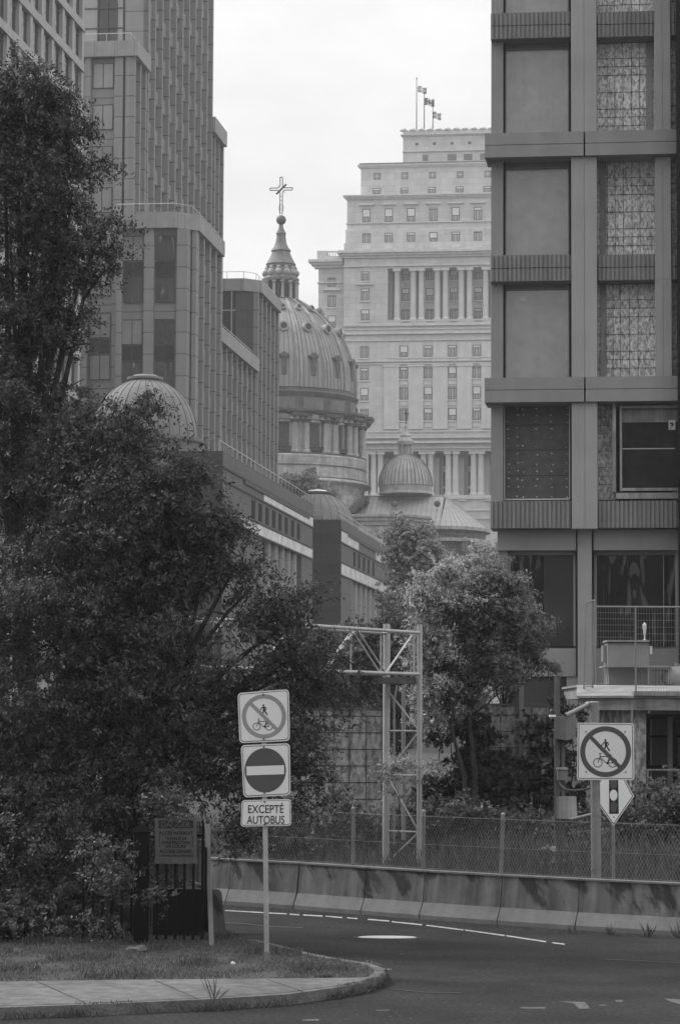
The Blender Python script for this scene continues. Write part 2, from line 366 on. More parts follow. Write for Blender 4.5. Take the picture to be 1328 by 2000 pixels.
# lower colonnade
cp2 = None
h2 = zl1-zl0-.02
for x in (728, 742, 777, 791, 825.5, 840, 874.5, 888.6, 923.7, 938, 973, 987):
    u = PV(x, 925, VS)[0]; lc = loc_in(sl, (u, VS+.95, zl0+.01))
    if cp2 is None: b = MB('L'); column(b, 0, 0, .62, 0, h2); cp2 = b.build('column', M_lime2, sl, smooth=True); cp2.location = lc
    else: dup(cp2, sl, lc)
for k in range(5):
    x = 709.5+49.1*k+49.1/2+ (25)
    b = MB(); u = PV(x-.5, 925, VS)[0]; b.box(u-1.75, u-.2, VS+3.0, VS+5, zl0, SZ(893)); b.build('inner_wall', M_lime2, sl)
    for (ya, yb) in ((885, 906), (918, 945), (950, 964)):
        b = MB(); b.box(u+.5, u+1.2, VS+4.9, VS+5, SZ(yb), SZ(ya)); b.build('window', M_dark, sl)
    balustrade(x-10, x+5, 970, 979, VS-.05)
# flags
M_pole = mat('pale_metal', .4, rough=.4, metal=.6); M_poled = mat('dark_pole', .04, rough=.5)
M_cloth_d = mat('flag_dark_cloth', .10, var=.1); M_cloth_l = mat('flag_pale_cloth', .62, var=.1)
def flag(x, ytop, ybot, fx0, fy0, fx1, fy1, kind, label):
    v = VS+16; u, _, z0 = PV(x, ybot, v); z1 = PV(x, ytop, v)[2]
    t = thing('flagpole', label, 'flagpole', g2w(u, v, z0), 'G', 'flagpoles on the roof of the stepped tower')
    b = MB(); b.tube((u, v, z0), (u, v, z1), .12, .07, 6); b.ball((u, v, z1), .16, 6); b.build('pole', M_poled, t)
    a0 = PV(fx0, (fy0+fy1)/2, v)[0]; a1 = PV(fx1, (fy0+fy1)/2, v)[0]; zt_, zb = PV(fx0, fy0, v)[2], PV(fx0, fy1, v)[2]
    nx, nz_ = 18, 10; b = MB()
    def P(i, j):
        s, q = i/nx, j/nz_; return (a0+(a1-a0)*s, v+.25*math.sin(s*9+q*2)*s, zb+(zt_-zb)*q-.35*s*s+.12*math.sin(s*7))
    def dark(s, q):
        if kind == 'jack': return not (abs(s-.5) < .09 or abs(q-.5) < .12 or abs(abs(s-.5)-abs(q-.5)) < .09)
        if kind == 'maple': return s < .26 or s > .74 or (abs(s-.5)+abs(q-.5) < .28)
        cross = abs(s-.5) < .1 or abs(q-.5) < .14
        fl = any(abs(s-cx) < .07 and abs(q-cy) < .12 for cx in (.22, .78) for cy in (.22, .78))
        return not (cross or fl)
    for i in range(nx):
        for j in range(nz_):
            b.m = 0 if dark((i+.5)/nx, (j+.5)/nz_) else 1; b.poly([P(i, j), P(i+1, j), P(i+1, j+1), P(i, j+1)])
    b.build('flag', [M_cloth_d, M_cloth_l], t)
flag(813.2, 153, 254, 815.5, 169, 833, 181, 'jack', 'tallest flagpole, its flag with a diagonal cross flying beside the next pole')
flag(828.2, 181, 254, 829, 192, 848, 206, 'maple', 'middle flagpole with a flag of dark side bands, between the tallest and the shortest pole')
flag(845, 207, 254, 845.5, 219, 861, 232, 'cross', 'shortest flagpole with a flag of a pale upright cross on dark')

# ---------------------------------------------------------------- cathedral
VC = 380.0; SC = VC/FPX
M_copper = mat('weathered_copper', .26, rough=.7, var=.08, scale=.5, streak=.12, bump=.1, bscale=3)
M_cop2 = mat('copper_trim', .31, rough=.6, var=.2, scale=.8, streak=.2)
M_copd = mat('dark_copper', .095, rough=.6, var=.3, scale=.8)
M_roofs = mat('roof_sheet', .32, rough=.5, var=.1, scale=.5, streak=.1)
M_lant = mat('lantern_copper', .155, rough=.7, var=.2, scale=1, streak=.2)
M_cst = mat('cathedral_stone', .36, var=.3, scale=.7, streak=.25, jz=.75, jx=1.5, jw=.06, jdark=.25, coursed=True, bump=.3, bscale=4)
M_cst2 = mat('cathedral_trim', .34, var=.2, scale=.9, streak=.25)
M_rubble = mat('rubble_stone', .13, var=.4, scale=2.5, jz=.45, jx=.9, jw=.06, jdark=.4, coursed=True, bump=.8, bscale=5)
ax, _, _ = PV(549, 560, VC)
def CZ(y): return PV(600, y, VC)[2]
cat_ = thing('cathedral', 'domed stone cathedral with a copper dome, open cross and a small side dome', 'cathedral', g2w(ax, VC, 0), 'G')
R = lambda px: px*SC
prof = [(151, 772), (150.5, 748), (148, 723), (138, 693), (125, 665), (111, 644), (89.5, 622.6), (73, 610), (55, 598), (40, 588)]
NP = 128
b = MB(); b.lathe(ax, VC, [(R(r), CZ(y)) for r, y in prof], NP); dome = b.build('dome', M_copper, cat_, smooth=True)
def dome_r(y):
    for (r0, y0), (r1, y1) in zip(prof, prof[1:]):
        if y1 <= y <= y0: t = (y0-y)/(y0-y1); return r0+(r1-r0)*t
    return 40
# standing seams + ribs
for k in range(16):
    th = math.pi*2*k/16; b = MB()
    for off in (-.022, .022):
        pts = [(ax+R(r+1.2)*math.cos(th+off), VC+R(r+1.2)*math.sin(th+off), CZ(y)) for r, y in prof]
        b.path(pts, .2, 5, .6)
    b.build('rib', M_cop2, dome)
b = MB()
for k in range(16*6):
    if k % 6 == 0: continue
    th = math.pi*2*k/96; b.path([(ax+R(r+.3)*math.cos(th), VC+R(r+.3)*math.sin(th), CZ(y)) for r, y in prof], .045, 3)
b.build('seam', M_copd, dome)
for k in range(16):
    th = math.pi*2*(k+.5)/16; ct, st = math.cos(th), math.sin(th)
    for y, rr in ((612, .5), (654, .75)):
        r = dome_r(y); sl_ = .35; c = Vector((ax+R(r)*ct, VC+R(r)*st, CZ(y))); n_ = Vector((ct*.97, st*.97, .12 if y > 630 else .4)); b = MB()
        b.tube(c-n_*.6, c+n_*.7, rr, n=12); o = b.build('oculus', M_cop2, dome)
        b = MB(); b.tube(c+n_*.7, c+n_*.74, rr*.66, n=10); b.build('glass', M_dark, o)
    r0 = dome_r(745); tn = Vector((-st, ct, 0)); rad = Vector((ct, st, 0)); b = MB()
    p = Vector((ax, VC, 0))+rad*R(r0+1.5)
    def hx(c, hw, d, z0, z1, mbk):
        mbk.hexa([tuple(c+tn*s_*hw+rad*q*d+Vector((0,0,z_))) for z_ in (z0, z1) for s_, q in ((-1, 1), (1, 1), (1, -1), (-1, -1))])
    hx(p-rad*.6, .42, .6, CZ(750), CZ(716), b); hx(p-rad*.6, .7, .8, CZ(716), CZ(712), b)
    b.extrude([tuple(p-tn*.8+rad*.2+Vector((0,0,CZ(712)))), tuple(p+tn*.8+rad*.2+Vector((0,0,CZ(712)))), tuple(p+rad*.2+Vector((0,0,CZ(706))))], tuple(-rad*2))
    o = b.build('dormer', M_copd, dome)
# attic band, cornices, drum
b = MB(); b.lathe(ax, VC, [(R(146), CZ(824)), (R(151), CZ(817)), (R(151), CZ(790)), (R(154), CZ(786)), (R(156), CZ(781)), (R(152), CZ(778)), (R(152), CZ(773))], NP); b.build('attic_band', M_copd, cat_, smooth=True, ang=25)
for k in range(16):
    th = math.pi*2*(k+.5)/16; b = MB()
    for dz0, dz1, e in ((815, 793, .28), (812, 796, .21)):
        b.lathe(ax, VC, [(R(151)+.12 if e > .25 else R(151)+.2, CZ(dz0)), (R(151)+.12 if e > .25 else R(151)+.2, CZ(dz1))], 6, th-e*.5, th+e*.5)
    b.build('attic_panel', M_lant, cat_)
b = MB(); b.lathe(ax, VC, [(R(150), CZ(900)), (R(150), CZ(826))], 96); drum = b.build('drum', M_cst, cat_, smooth=True)
for k in range(16):      # buttress with a pair of columns, entablature block above
    th = math.pi*2*k/16; ct, st = math.cos(th), math.sin(th); tn = Vector((-st, ct, 0)); rad = Vector((ct, st, 0)); c = Vector((ax, VC, 0))
    b = MB(); q = c+rad*R(153); hx(q, .55, .7, CZ(898), CZ(832), b); b.build('buttress', M_cst2, drum)
    b = MB(); hx(c+rad*R(160), 1.5, 1.6, CZ(830), CZ(822), b); hx(c+rad*R(161), 1.75, 1.9, CZ(822), CZ(817.5), b); b.build('entablature_block', M_copd, drum)
    for s_ in (-1, 1):
        q = c+rad*R(164)+tn*s_*.85; b = MB(); column(b, q.x, q.y, .48, CZ(898), CZ(830), 10)
        co_ = b.build('column', M_cst2, drum, smooth=True); b = MB()
        b.lathe(q.x, q.y, [(.52, CZ(842)), (.6, CZ(840)), (.80, CZ(836)), (.66, CZ(834)), (.84, CZ(831))], 8); b.build('capital', M_copd, co_)
    th2 = th+math.pi/16; r2 = Vector((math.cos(th2), math.sin(th2), 0)); tn = Vector((-r2.y, r2.x, 0)); rad = r2
    b = MB(); q = c+rad*R(150.5); hx(q, .74, .12, CZ(886), CZ(842), b); wd = b.build('window', M_frame, drum)
    b = MB(); hx(q+tn*1.0, .2, .4, CZ(889), CZ(840), b); hx(q-tn*1.0, .2, .4, CZ(889), CZ(840), b); hx(q, 1.45, .6, CZ(840), CZ(836), b)
    pts = [tuple(q+rad*.4+tn*1.7*math.cos(math.pi*i/8)+Vector((0, 0, CZ(834)+.75*math.sin(math.pi*i/8)))) for i in range(9)]; b.extrude(pts, tuple(-rad*.5)); b.build('surround', M_cst2, wd)
    b = MB(); hx(q+rad*.6, 1.5, .5, CZ(894), CZ(893), b); hx(q+rad*.6, 1.5, .5, CZ(887.5), CZ(886.5), b)
    for i in range(8): hx(q+rad*1.0+tn*(-1.3+.37*i), .1, .08, CZ(893), CZ(887.5), b)
    b.build('balustrade', M_copd, wd)
b = MB(); b.lathe(ax, VC, [(R(165), CZ(975)), (R(169), CZ(960)), (R(169), CZ(957)), (R(181), CZ(953)), (R(181), CZ(949)), (R(173), CZ(945)), (R(172), CZ(920)), (R(174), CZ(904)), (R(171), CZ(900)), (R(140), CZ(899))], 96); b.build('drum_base', M_cst, cat_, smooth=True, ang=25)
for r_a, ya, yb in ((172.6, 901, 898.5), (173.2, 923, 920.5), (174.6, 945, 943.5), (181.6, 954, 951.5), (151.6, 832, 829)):
    b = MB(); b.lathe(ax, VC, [(R(r_a-3), CZ(ya)), (R(r_a), CZ(ya)), (R(r_a), CZ(yb)), (R(r_a-3), CZ(yb))], 96); b.build('moulding', M_copd, cat_)
b = MB(); b.lathe(ax, VC, [(R(171), 0), (R(171), CZ(974))], 96); b.build('lower_drum', M_cst, cat_, smooth=True)
# lantern and cross
lt = [(38, 589), (38, 586), (27, 585), (27, 551), (36, 550), (37, 545), (33, 541), (32, 536), (29, 524), (31, 521), (28, 519), (30, 516), (28, 513), (24, 506), (20, 498), (17.5, 491), (20, 490), (19, 487.5), (15, 483), (11.5, 475), (9.5, 465), (9, 457), (10.5, 456), (8, 451), (5, 445), (4, 438)]
lax = PV(548.8, 500, VC)[0]
b = MB(); b.lathe(lax, VC, [(R(r), CZ(y)) for r, y in lt], 32); lan = b.build('lantern', M_lant, cat_, smooth=True, ang=30)
b = MB(); b.ball((lax, VC, CZ(428.8)), R(10), 20); b.build('ball', M_copd, lan, smooth=True)
for k in range(12):
    a = 2*math.pi*(k+.5)/12; b = MB(); column(b, lax+R(33)*math.cos(a), VC+R(33)*math.sin(a), .24, CZ(585), CZ(551), 8); b.build('column', M_cop2, lan, smooth=True)
    a = 2*math.pi*k/12; b = MB(); b.lathe(lax+R(26.5)*math.cos(a), VC+R(26.5)*math.sin(a), [(.38, CZ(582)), (.38, CZ(556))], 6); b.build('opening', M_dark, lan)
    b = MB(); c = Vector((lax+R(30.5)*math.cos(a), VC+R(30.5)*math.sin(a), CZ(534))); b.ball(c, .55, 8); b.ball(c+Vector((-math.cos(a)*.15, -math.sin(a)*.15, .7)), .35, 8); b.build('scroll', M_cop2, lan, smooth=True)
b = MB(); z = lambda y: PV(549, y, VC)[2]; r_ = .075
cu = PV(549.5, 370, VC)[0]; h = .17
def bar(x0, y0, x1, y1, r=r_): b.tube((cu+R(x0), VC, z(y0)), (cu+R(x1), VC, z(y1)), r, n=5)
for s_ in (-1, 1):
    bar(s_*2.4, 376, s_*2.4, 419); bar(s_*2.4, 346, s_*2.4, 363); bar(s_*22.5, 367, s_*22.5, 371.5)
    bar(s_*22.5, 367, s_*6, 367); bar(s_*22.5, 371.5, s_*6, 371.5)
    bar(s_*6, 367, s_*2.4, 363); bar(s_*6, 371.5, s_*2.4, 376)
    for q in (-1, 1): bar(s_*5, 369+q*5, s_*8, 369+q*8, .03)
    bar(s_*2.4, 416, s_*6, 404, .03); bar(s_*2.4, 416, s_*4, 400, .03)
bar(-2.4, 346, 2.4, 346); bar(-10, 379, 10, 360, .16)
for i in range(5): bar(-2.4, 384+8*i, 2.4, 384+8*i, .03)
b.build('cross', M_poled, cat_)
# small dome
sx = PV(791.8, 930, VC)[0]; sp = [(53, 967), (53, 965), (51, 962), (52, 952), (54, 950), (53, 948), (52.5, 942), (51, 933), (47, 922), (41, 911), (34, 902), (25, 895), (16, 890)]
b = MB(); b.lathe(sx, VC, [(R(r), CZ(y)) for r, y in sp], 80); sdm = b.build('small_dome', M_cop2, cat_, smooth=True, ang=35)
for k in range(40):
    th = math.pi*2*k/40; b = MB(); b.path([(sx+R(r+.3)*math.cos(th), VC+R(r+.3)*math.sin(th), CZ(y)) for r, y in sp[4:]], .07, 4); b.build('rib', M_copd, sdm)
b = MB(); b.lathe(sx, VC, [(R(15), CZ(891)), (R(14), CZ(889)), (R(9), CZ(888.5)), (R(9), CZ(870.5)), (R(15.5), CZ(870)), (R(16.5), CZ(864)), (R(14), CZ(861)), (R(10), CZ(856)), (R(11), CZ(853)), (R(8), CZ(848)), (R(3), CZ(844)), (R(1.5), CZ(838)), (R(2.6), CZ(834)), (R(1), CZ(830))], 20); sln = b.build('small_lantern', M_cop2, cat_, smooth=True, ang=35)
for k in range(8):
    a = 2*math.pi*(k+.5)/8; b = MB(); column(b, sx+R(13.5)*math.cos(a), VC+R(13.5)*math.sin(a), .13, CZ(889), CZ(870.5), 6); b.build('column', M_cop2, sln)
b = MB(); cu = PV(793, 815, VC)[0]; bar(0, 832, 0, 802, .07); bar(-6, 810, 6, 810, .07)
for s_ in (-1, 1): bar(s_*3, 807, -s_*3, 813, .05)
b.build('small_cross', M_poled, cat_)
# transept and apse roof
zr, ze = PV(830, 969.5, VC)[2], PV(830, 1027, VC-8)[2]; ur0, ur1 = PV(700, 969, VC)[0], PV(868, 969, VC)[0]; vr = VC+1
b = MB(); ue0 = PV(660, 1027, VC-8)[0]; vf = VC-8.2; R0 = 8.8
rp = [(ur0, vr-1, zr), (ur1, vr-1, zr)]
b.hexa([(ue0, vf, ze), (ur1, vf, ze), (ur1, vr+9, ze), (ue0, vr+9, ze), (ur0, vr-1.2, zr), (ur1, vr-1.2, zr), (ur1, vr+1.2, zr), (ur0, vr+1.2, zr)])
n = 24; Rx = PV(955, 1027, VC)[0]-ur1
arc = [(ur1+Rx*math.sin(math.pi*i/n), vr-(9.2)*math.cos(math.pi*i/n), ze) for i in range(n+1)]
for i in range(n):
    b.poly([arc[i], arc[i+1], (ur1+.3, vr+1.0*(i+1)/n*2-1, zr), (ur1+.3, vr+1.0*i/n*2-1, zr)])
roof = b.build('roof', M_roofs, cat_)
b = MB()
for i in range(n+1): b.tube(arc[i], (ur1+.3, vr+2.0*i/n-1, zr+.02), .07, .03, 4)
k = 0
u = ue0+.7
while u < ur1:
    t = (u-ue0)/(ur1-ue0); b.tube((u, vf, ze+.03), (max(u, ur0), vr-1.2, zr+.03), .07, n=4); u += .75
b.tube((ur0, vr-1.2, zr), (ur1, vr-1.2, zr), .14, n=6)
b.build('seam', M_copper, roof)
for x in (772, 855):
    u = PV(x, 984, VC-3)[0]; b = MB(); b.ball((u, VC-4.2, PV(x, 984, VC-4)[2]), .5, 8); b.build('vent', M_copd, roof)
b = MB()
arc2 = [(ur1+(Rx-.6)*math.sin(math.pi*i/n), vr-8.6*math.cos(math.pi*i/n), 0) for i in range(n+1)]
b.extrude([(ue0, vf+.6, 0)]+arc2+[(ue0, vr+8.6, 0)], (0, 0, ze-.02)); apse = b.build('apse_wall', M_rubble, cat_)
b = MB(); arc3 = [(ur1+(Rx+.1)*math.sin(math.pi*i/n), vr-9.3*math.cos(math.pi*i/n), ze-2.2) for i in range(n+1)]
b.extrude([(ue0, vf-.1, ze-2.2)]+arc3+[(ue0, vr+9.3, ze-2.2)], (0, 0, .5)); b.extrude([(p[0], p[1], ze-.5) for p in [(ue0, vf-.35, 0)]+[(q[0]*1, q[1]-.2, 0) for q in arc3]+[(ue0, vr+9.4, 0)]], (0, 0, .47)); b.build('cornice', M_cst2, cat_)
ap = PV(909, 1064, VC-7.3); b = MB(); b.box(ap[0]-.62, ap[0]+.62, VC-8.2, VC-6.6, PV(909, 1078, VC-7)[2], PV(909, 1058, VC-7)[2]); wd = b.build('apse_window', M_frame, cat_)
b = MB(); b.box(ap[0]-.85, ap[0]+.85, VC-8.35, VC-6.7, PV(909, 1057.5, VC-7)[2], PV(909, 1053.5, VC-7)[2]); b.box(ap[0]-.25, ap[0]+.25, VC-8.4, VC-6.7, PV(909, 1053.5, VC-7)[2], PV(909, 1050, VC-7)[2])
for q in (-.2, .2): b.box(ap[0]+q-.04, ap[0]+q+.04, VC-8.25, VC-6.7, PV(909, 1078, VC-7)[2], PV(909, 1058, VC-7)[2])
b.build('surround', M_cst2, wd)
# lower wing with its own hipped cornice, in front of the big roof
va = VC-14; zt_ = PV(740, 1005, va)[2]; u0 = PV(640, 1005, va)[0]; u1 = PV(790, 1005, va)[0]; u2 = PV(829, 1010, va+4)[0]
b = MB(); b.box(u0, u1, va, vf+.5, 0, zt_-1.5); b.hexa([(u1, va, 0), (u2, va+4, 0), (u2, vf+.6, 0), (u1, vf+.6, 0), (u1, va, zt_-1.5), (u2, va+4, zt_-1.5), (u2, vf+.6, zt_-1.5), (u1, vf+.6, zt_-1.5)]); b.build('side_wing', M_cst, cat_)
b = MB()
for e, z0_, z1_ in ((.25, zt_-1.5, zt_-.9), (.6, zt_-.9, zt_-.35), (.95, zt_-.35, zt_)):
    b.extrude([(u0, va-e, z0_), (u1+e*.4, va-e, z0_), (u2+e, va+4-e*.4, z0_), (u2+e, vf+.6, z0_), (u0, vf+.6, z0_)], (0, 0, z1_-z0_-.003))
b.build('wing_cornice', M_cop2, cat_)
b = MB()      # stepped flashing where the roof meets the drum
for i in range(7):
    p = PV(716-4.2*i, 975+5*i, VC-3); b.box(p[0]-.55, p[0]+.3, VC-5-.5*i, VC-2-.5*i, p[2]-.5, p[2]+.3)
b.build('stepped_flashing', M_copd, cat_)
# ================================================================ left: granite tower complex and the gridded office block
M_gran = mat('granite', .225, var=.06, scale=.8, jz=1.95, jx=None, jw=.1, jdark=.6, streak=.05)
M_granf = mat('granite_front', .25, var=.06, scale=.8, jz=1.95, jw=.1, jdark=.5, streak=.05)
M_gpar = mat('granite_parapet', .29, var=.08, scale=1.2, jx=1.9, jw=.07, jdark=.3, streak=.08)
M_gdark = mat('granite_shaded', .085, var=.1, scale=.8, jz=1.95, jx=3.0, jw=.08, jdark=.3)  # granite darkened in colour for recesses and the shaded annex front
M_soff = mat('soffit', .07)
M_tglass = glass_mat('tower_blind_glass', .30, rough=.15, var=.12)
M_tglass2 = glass_mat('tower_wavy_glass', .17, rough=.03, wave=.1, wscale=1.5, wmap=(1, 1, .45), metal=.5)
M_tdark = glass_mat('tower_dark_glass', .05, rough=.1)
M_rail = mat('rail_metal', .45, rough=.35, metal=.5)
M_mull = mat('mullion', .07)
def side_piers(root, u, v0, v1, z0, z1, bay=3.38, w_=.6, p=.52, spand=True, m=None, mdark=None):
    m = m or M_gran; n = int(round((v1-v0)/bay)); bay = (v1-v0)/n
    for i in range(n+1):
        v = v0+bay*i; va_, vb_ = (v, v+w_) if i == 0 else (v-w_/2, v+w_/2)
        if i == n: va_, vb_ = v1-w_, v1
        b = MB(); b.box(u-p, u, va_, vb_, z0, z1); b.build('pier', m, root)
    if spand:
        k = math.floor(z0/3.9); 
        while k*3.9 < z1-2.2:
            zz = max(z0, k*3.9)
            if zz >= z0: b = MB(); b.box(u-p, u-.36, v0+w_+.01, v1-w_-.01, zz, min(z1, k*3.9+1.5)); b.build('spandrel', m, root)
            k += 1
def pborder(root, u0, u1, v0, v1, z0, z1, cham=0.0, proj=.35, rail=True, corner=True):
    """parapet: a thick band along front (v0) and side (u1), chamfered corner, sloping soffit behind it"""
    b = MB(); e = proj; c = cham
    out = [(u0, v0-e), (u1-c, v0-e), (u1+e, v0+c), (u1+e, v1), (u0, v1)] if c else [(u0, v0-e), (u1+e, v0-e), (u1+e, v1), (u0, v1)]
    b.extrude([(x, y, z0) for x, y in out], (0, 0, z1-z0)); o = b.build('parapet', M_gpar, root)
    if rail:
        r = .035; b = MB(); zr_ = z1+.9; i_ = .5
        pts = [(u0, v0+i_), (u1-c-.2, v0+i_), (u1-i_, v0+c+.4), (u1-i_, v1)] if c else [(u0, v0+i_), (u1-i_, v0+i_), (u1-i_, v1)]
        P3 = [(x, y, zr_) for x, y in pts]; b.path(P3, r, 5)
        for (xa, ya), (xb, yb) in zip(pts, pts[1:]):
            L_ = math.hypot(xb-xa, yb-ya); n = max(1, int(L_/1.9))
            for i in range(n+1): t = i/n; b.tube((xa+(xb-xa)*t, ya+(yb-ya)*t, z1), (xa+(xb-xa)*t, ya+(yb-ya)*t, zr_), r, n=4)
        b.build('handrail', M_rail, root)
    return o
VT1, UT1 = 230.0, PV(262, 300, 230.0)[0]
v290 = PU(290, 140, UT1)[1]; v417 = PU(417, 120, UT1)[1]; v438 = PU(438, 270, UT1)[1]
tw = thing('granite_tower', 'tall stepped granite tower with close vertical piers, leftmost roof terraces railed', 'office tower', g2w(UT1, VT1, 0), 'G')
T0top = 125.0
z1t = PV(262, 80, VT1)[2]; z1b = PV(262, 110, VT1)[2]
UL = PV(60, 400, VT1)[0]
b = MB(); b.box(UL, UT1-.52, v290+.2, v417, 0, T0top); b.box(UL, UT1-.52, VT1+1.2, v290+.2, 0, z1b); zt3 = PU(438, 288, UT1)[2]; b.box(UL, UT1-.52, v417, v438, 0, zt3)
b.build('core_wall', M_gdark, tw)
side_piers(tw, UT1, v290, v417, 2, T0top); side_piers(tw, UT1, VT1+.0, v290-.5, 2, z1b-.01); side_piers(tw, UT1, v417+1.5, v438, 2, zt3-.01)
pborder(tw, UL, UT1, VT1, v290-.01, z1b, z1t, cham=.0, proj=.3)
pborder(tw, UT1-3, UT1, v417+.02, v438, zt3, zt3+1.7, rail=False)
# front of the upper shaft
vT0 = v290; 
def fx(px, py, v): return PV(px, py, v)[0]
zb_ = z1t
b = MB(); b.box(fx(245, 60, vT0), UT1-.02, vT0, vT0+1, zb_, T0top); b.build('front_wall', M_granf, tw)
zz = zb_
for (x0, x1, m_) in ((163, 192, M_tglass), (193, 229, M_tdark), (230, 240, M_tglass)):
    b = MB(); b.box(fx(x0, 40, vT0), fx(x1, 40, vT0), vT0+(.1 if m_ is not M_tdark else .17), vT0+.19, zb_, T0top); b.build('glazing', m_, tw)
b = MB()
for i in range(25):
    z_ = zb_+1.0+1.95*i; b.box(fx(163, 40, vT0), fx(245, 40, vT0), vT0+.0, vT0+.1, z_, z_+.1)
for x in (192, 211, 229, 243): b.box(fx(x, 40, vT0)-.05, fx(x, 40, vT0)+.05, vT0-.05, vT0+.1, zb_, T0top)
b.build('mullion', M_mull, tw)
# T1 front: wall pieces, window column, corner piers
def front_col(root, v, xs, rows_top_z, floor, nfl, win_x, kinds, pane_h=2.4, dn=0):
    pass
def zfl(y, v): return PV(200, y, v)[2]
def window(root, u0, u1, v, z0, z1, m_, n=2):
    b = MB(); b.box(u0, u1, v-.02, v+.05, z0, z1); w_ = b.build('window', m_, root)
    b = MB(); t = .06
    b.box(u0, u1, v-.06, v-.02, z1-t, z1); b.box(u0, u1, v-.06, v-.02, z0, z0+t)
    for k in range(n+1):
        u = u0+(u1-u0)*k/n; b.box(u-t/2, u+t/2, v-.07, v-.02, z0, z1)
    b.build('frame', M_mull, w_); return w_
def bay_front(root, v, xL, xR, yref, wins, wx0, wx1, zlo, ztop, rec=.55):
    """recessed bay between piers: windows and spandrel panels"""
    uL_, uR_ = fx(wx0, yref, v+rec), fx(wx1, yref, v+rec); prev = ztop
    for (za, zb, kind) in wins:
        m_ = {'b': M_tglass, 'w': M_tglass2, 'd': M_tdark}[kind]; window(root, uL_, uR_, v+rec, za, zb, m_)
F1 = 85.1*VT1/FPX*1.0
zA = zfl(124, VT1+.55); H1 = 51.5*VT1/FPX
b = MB(); b.box(UL, fx(237, 400, VT1+.55), VT1+.6, VT1+1.2, 0, z1b-.01); b.build('front_wall', M_granf, tw)
wl1 = []
for k in range(10):
    top = zA-F1*k
    kind = 'b'; wl1.append((top-H1, top, kind))
    if k in (6,): wl1.append((top-H1-.05-1.4, top-H1-.06, 'd'))
bay_front(tw, VT1, 0, 0, 400, wl1, 180, 219, 0, 0)
for (x0, x1, dv) in ((163, 173, 0), (221, 236, 0), (239, 242, .3)):
    pass
for (x0, x1) in ((166, 177), (224, 240), (245, 261.8)):
    b = MB(); b.box(fx(x0, 200, VT1), fx(x1, 200, VT1), VT1+.003, VT1+.6, 2, z1b-.01); b.build('pier', M_granf, tw)
b = MB(); b.hexa([(fx(177, 115, VT1), VT1+.01, z1b-.02), (fx(224, 115, VT1), VT1+.01, z1b-.02), (fx(224, 115, VT1), VT1+.59, z1b-.02), (fx(177, 115, VT1), VT1+.59, z1b-.02), (fx(177, 115, VT1), VT1+.01, z1b-.01), (fx(224, 115, VT1), VT1+.01, z1b-.01), (fx(224, 115, VT1), VT1+.59, z1b-.01), (fx(177, 115, VT1), VT1+.59, z1b-.01)]); b.build('soffit', M_soff, tw)
# T2
VT2 = 222.0; UT2 = PV(383, 450, VT2+1.0)[0]; v434 = PU(434.5, 500, UT2)[1]
t2b, t2t = PV(300, 446, VT2)[2], PV(300, 415, VT2)[2]; UL2 = fx(226, 430, VT2); CH2 = 1.3
b = MB(); b.box(UL2, UT2-.52, VT2+.6, v434-.3, 0, t2b); b.build('core_wall', M_granf, tw)
uc = fx(349, 480, VT2)
side_piers(tw, UT2, VT2+2.2, v434, 2, t2b-.01, bay=3.2)
pborder(tw, UL2, UT2, VT2, v434, t2b, t2t, cham=1.6, proj=.25)
for (x0, x1) in ((227.5, 238), (281, 300), (345, 366)):
    b = MB(); b.box(fx(x0, 600, VT2), fx(x1, 600, VT2), VT2+.003, VT2+.61, 2, t2b-.01); b.build('pier', M_granf, tw)
b = MB(); b.box(fx(369, 600, VT2), UT2-.0, VT2+1.4, VT2+2.3, 2, t2b-.01); b.build('pier', M_granf, tw)
zA2 = zfl(462, VT2+.5); H2 = 51*VT2/FPX; F2 = 85*VT2/FPX; D2 = 30*VT2/FPX
for j, (x0, x1) in enumerate(((240, 279), (303, 341))):
    wl = []
    for k in range(6):
        top = zA2-F2*k; kd = 'w' if (j == 1 or k % 2 == 1) else 'b'
        wl.append((top-H2, top, kd))
        if k % 2 == 0: wl.append((top-H2-.1-D2, top-H2-.1, 'd'))
    bay_front(tw, VT2, 0, 0, 600, wl, x0, x1, 0, 0, rec=.52)
# second block behind: D / E
UD = -45.0
dd = thing('granite_annex', 'granite annex with darkened shaded front and sloping roof parapets, right of the granite tower', 'building', g2w(UD, 262, 0), 'G')
vE1 = PU(502, 702, UD)[1]; vD1 = PU(545.5, 590, UD)[1]; vD0 = PU(504, 530, UD)[1]
zEt, zEb = PU(502, 702, UD)[2], PU(502, 728, UD)[2]; zDt, zDb = PU(545, 588, UD)[2], PU(545, 611, UD)[2]
b = MB(); b.box(-62, UD-.52, 258, vD0+.3, 0, zEb); b.box(-62, UD-.52, vD0+.3, vD1, 0, zDb); b.build('core_wall', M_gdark, dd)
b = MB(); b.box(-62, UD-1.4, vD0-.02, vD0+.28, zEt, zDb); b.build('front_wall', M_gdark, dd)  # the shadow on this face is put into the wall colour
b = MB(); b.box(-62, PV(461, 600, vD0)[0], vD0-.05, vD0-.02, zEt, PV(461, 553, vD0)[2]); wd = b.build('dark_window', M_tdark, dd)
b = MB(); b.box(-62, PV(461, 600, vD0)[0], vD0-.08, vD0-.05, PV(450, 607, vD0)[2], PV(450, 605, vD0)[2]); b.box(PV(453, 600, vD0)[0]-.06, PV(453, 600, vD0)[0]+.06, vD0-.09, vD0-.05, zEt, PV(461, 565, vD0)[2]); b.build('mullion', M_rail, wd)
side_piers(dd, UD, 260, vE1, 2, zEb-.01, bay=3.3); side_piers(dd, UD, vE1+.6, vD1, 2, zDb-.01, bay=3.3)
pborder(dd, -62, UD, 258, vE1, zEb, zEt, proj=.3); pborder(dd, -62, UD, vD0, vD1, zDb, zDt, cham=1.5, proj=.3)
